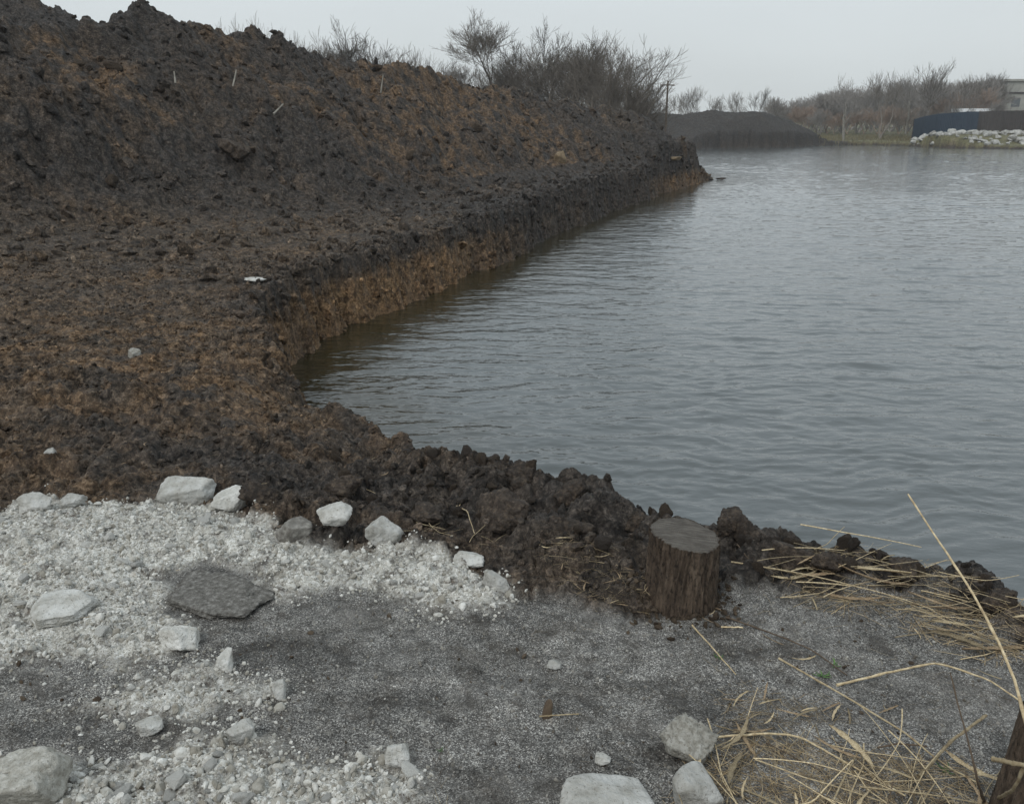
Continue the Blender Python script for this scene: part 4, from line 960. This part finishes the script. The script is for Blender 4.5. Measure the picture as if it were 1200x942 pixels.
wood('russet_wood', ([905, 950, 1080, 1110, 1140, 1165, 1200], [118, 122, 118, 96, 100, 116, 124], (126, 134)), MAT_REDTW, 2, 15)
wood('low_brush', ([880, 960, 1080, 1150, 1200, 1260], [134, 127, 118, 114, 120, 120], (120, 150)), MAT_GREYTW, 3, 40)

# utility pole
q = PR(781, 130, 80); pr = bpy.data.objects.new('utility_pole', None); COL.objects.link(pr); pr.location = (q[0], q[1], 0)
tag(pr, 'thin wooden utility pole standing alone right of the skyline clump', 'pole')
hp_ = PR(781, 95, 80)[2]; V, Fq = tube([(0, 0, -.3), (0, 0, hp_)], [.11, .08], 8); link('mast', mesh_np('mast', V, Fq, MAT_TWIG), pr)
V, Fq = tube([(-.6, 0, hp_ - .35), (.6, 0, hp_ - .35)], [.05, .05], 4); link('crossarm', mesh_np('crossarm', V, Fq, MAT_TWIG), pr)

# box helper
def box(name, lo, hi, mat, parent=None):
    x0, y0, z0 = lo; x1, y1, z1 = hi
    V = np.array([(x0, y0, z0), (x1, y0, z0), (x1, y1, z0), (x0, y1, z0), (x0, y0, z1), (x1, y0, z1), (x1, y1, z1), (x0, y1, z1)])
    Fq = np.array([(0, 3, 2, 1), (4, 5, 6, 7), (0, 1, 5, 4), (1, 2, 6, 5), (2, 3, 7, 6), (3, 0, 4, 7)])
    return link(name, mesh_np(name, V, Fq, mat, False), parent)
MAT_BLUE = simple_mat('blue_sheet_metal', [(.3, (.022, .036, .058)), (.7, (.032, .050, .076))], 1.5, 4, .55, 0)
MAT_BROWNF = simple_mat('brown_boards', [(.3, (.055, .048, .045)), (.7, (.085, .072, .066))], 2, 4, .85, 0)
def sheet_fence(name, pts, mat, label):
    """corrugated sheets between posts; pts: (x, y, z0, z1)"""
    root = bpy.data.objects.new(name, None); COL.objects.link(root); o0 = np.array(pts[0][:3]); root.location = o0
    tag(root, label, 'fence')
    for a, b_ in zip(pts[:-1], pts[1:]):
        a = np.array(a, float); b_ = np.array(b_, float); d = b_[:2] - a[:2]; Ln = np.linalg.norm(d); n = int(Ln / .07); u = np.linspace(0, 1, n)
        nrm = np.array([d[1], -d[0]]) / Ln; off = .02 * np.sign(np.sin(u * Ln / .28 * 6.28))
        V = []
        for s, k in ((0, 2), (0, 3), (.02, 3), (.02, 2)):
            zc = a[k] + (b_[k] - a[k]) * u
            V.append(np.stack([a[0] + d[0] * u + nrm[0] * (off - s), a[1] + d[1] * u + nrm[1] * (off - s), zc], 1) - o0)
        V = np.concatenate(V); i = np.arange(n - 1); Fq = np.concatenate([np.stack([i + n * j, i + 1 + n * j, i + 1 + n * ((j + 1) % 4), i + n * ((j + 1) % 4)], 1) for j in range(4)])
        link('panel', mesh_np('panel', V, Fq, mat, False), root)
        box('fence_post', (a[0] - .05 - o0[0], a[1] + .06 - o0[1], a[2] - .4 - o0[2]), (a[0] + .05 - o0[0], a[1] + .14 - o0[1], a[3] + .05 - o0[2]), MAT_BROWNF, root)
def fp(px, R, yt, zb): q = PR(px, yt, R); return (q[0], q[1], zb, q[2])
sheet_fence('metal_fence', [fp(1072, 109, 140, -.4), fp(1084, 112, 136.5, .1), fp(1100, 115, 133.5, .2), fp(1118, 117, 132.5, .3), fp(1134, 118, 131, .3), fp(1148, 118, 131, .3)], MAT_BLUE, 'dark blue corrugated metal fence behind the stony far bank')
sheet_fence('board_fence', [fp(1149, 119, 131, .3), fp(1170, 119, 130, .3), fp(1192, 119, 130, .3), fp(1215, 119, 129, .3), fp(1260, 119, 129, .3)], MAT_BROWNF, 'brown fence continuing right of the blue metal one')
MAT_WHITE = simple_mat('white_roof', [(.3, (.70, .71, .72)), (.7, (.82, .83, .83))], 3, 3, .6, 0)
MAT_CONCW = simple_mat('concrete_panels', [(.3, (.34, .335, .30)), (.7, (.46, .45, .41))], 1.2, 4, .9, 0)
sh = bpy.data.objects.new('shed', None); COL.objects.link(sh); q = PR(1146, 131, 124); sh.location = (q[0], q[1], .4); tag(sh, 'low shed whose white flat roof shows over the blue fence', 'shed')
zr = PR(1146, 127.5, 124)[2] - .4
box('wall', (-1.7, 0, 0), (1.7, 2.5, zr - .40), MAT_BROWNF, sh); box('roof', (-1.95, -.3, zr - .40), (1.95, 2.8, zr), MAT_WHITE, sh)
bl = bpy.data.objects.new('building', None); COL.objects.link(bl); q = PR(1181, 100, 158); bl.location = (q[0], q[1], .4); tag(bl, 'grey concrete building with flat roof at the right edge above the trees', 'building')
H1 = PR(1181, 93, 158)[2] - .4
box('wall', (0, 0, 0), (16, 9, H1 - .3), MAT_CONCW, bl); box('roof', (-.3, -.3, H1 - .3), (16.3, 9.3, H1), MAT_CONCW, bl)
for k in range(3):
    box('ledge', (-.05, -.12, H1 - 2.1 - 2.8 * k), (16.05, 0, H1 - 1.85 - 2.8 * k), MAT_BROWNF, bl)
m, nt, b = M('window_glass', .15, .5); b.inputs['Base Color'].default_value = (.10, .11, .115, 1)
for k in range(2):
    for i in range(5):
        box('window', (1.0 + i * 3.1, -.04, H1 - 4.0 - 2.8 * k), (2.3 + i * 3.1, .02, H1 - 2.7 - 2.8 * k), m, bl)
box('annex', (-1.4, 1.0, 0), (-.05, 7, H1 - 1.2), MAT_CONCW, bl)

# stones of the far bank
MAT_FARST = simple_mat('bank_stone', [(.3, (.22, .21, .19)), (.6, (.44, .43, .40))], 3, 4, .95, 0)
fm = [mesh_np('boulder', *rock(500 + i, 3, 10, .6, .08, 1.3), MAT_FARST) for i in range(6)]
for i in range(190):
    px = R_.uniform(1068, 1215); R = R_.uniform(98.5, 106) if px > 1085 else R_.uniform(103, 106); q = PR(px, 160, R)
    sdv = sdpoly(lake, np.array([q[0]], 'f'), np.array([q[1]], 'f'))[0]
    if sdv < .1: continue
    s = .16 + .46 * R_.rand() ** 2.2
    tag(link('boulder', fm[i % 6], None, (q[0], q[1], gz(q[0], q[1]) + s * .25), (R_.normal() * .3, R_.normal() * .3, R_.rand() * 6), s), 'pale boulder on the stony far bank before the blue fence', 'boulder', 'boulders of the far bank')
# reeds and dry grass tufts on the far shore
gv, gf = [], []; k = 0; r = np.random.RandomState(9)
for i in range(5200):
    px = r.uniform(955, 1210); R = r.uniform(103, 122); q = PR(px, 160, R)
    if px > 1068 and r.rand() < .55: continue
    hgt = r.uniform(.15, .55); a = r.rand() * 3.14; dx, dy = .035 * math.cos(a), .035 * math.sin(a); lx, ly = r.normal(size=2) * .15
    gv += [(q[0] - dx, q[1] - dy, -9), (q[0] + dx, q[1] + dy, -9), (q[0] + lx, q[1] + ly, hgt)]; gf.append((k, k + 1, k + 2)); k += 3
gv = np.array(gv); G_ = ground(gv[::3, 0], gv[::3, 1]); gv[0::3, 2] = G_ - .05; gv[1::3, 2] = G_ - .05; gv[2::3, 2] += G_
MAT_DRYG = simple_mat('dry_grass', [(.3, (.10, .09, .045)), (.7, (.24, .20, .12))], .6, 4, .9, 0)
tag(link('grass', mesh_np('grass', gv, np.array(gf), MAT_DRYG)), kind='stuff')

# ------------------------------------------------------------------ damp air
m = bpy.data.materials.new('air'); m.use_nodes = True; nt = m.node_tree; nt.nodes.remove(nt.nodes['Principled BSDF'])
v = nt.nodes.new('ShaderNodeVolumePrincipled'); v.inputs['Color'].default_value = (.93, .96, 1, 1); v.inputs['Density'].default_value = .0006; v.inputs['Anisotropy'].default_value = .2
nt.links.new(v.outputs[0], nt.nodes['Material Output'].inputs['Volume'])
hz = box('haze', (-300, -300, -4.0), (300, 300, 15), m); tag(hz, kind='stuff')
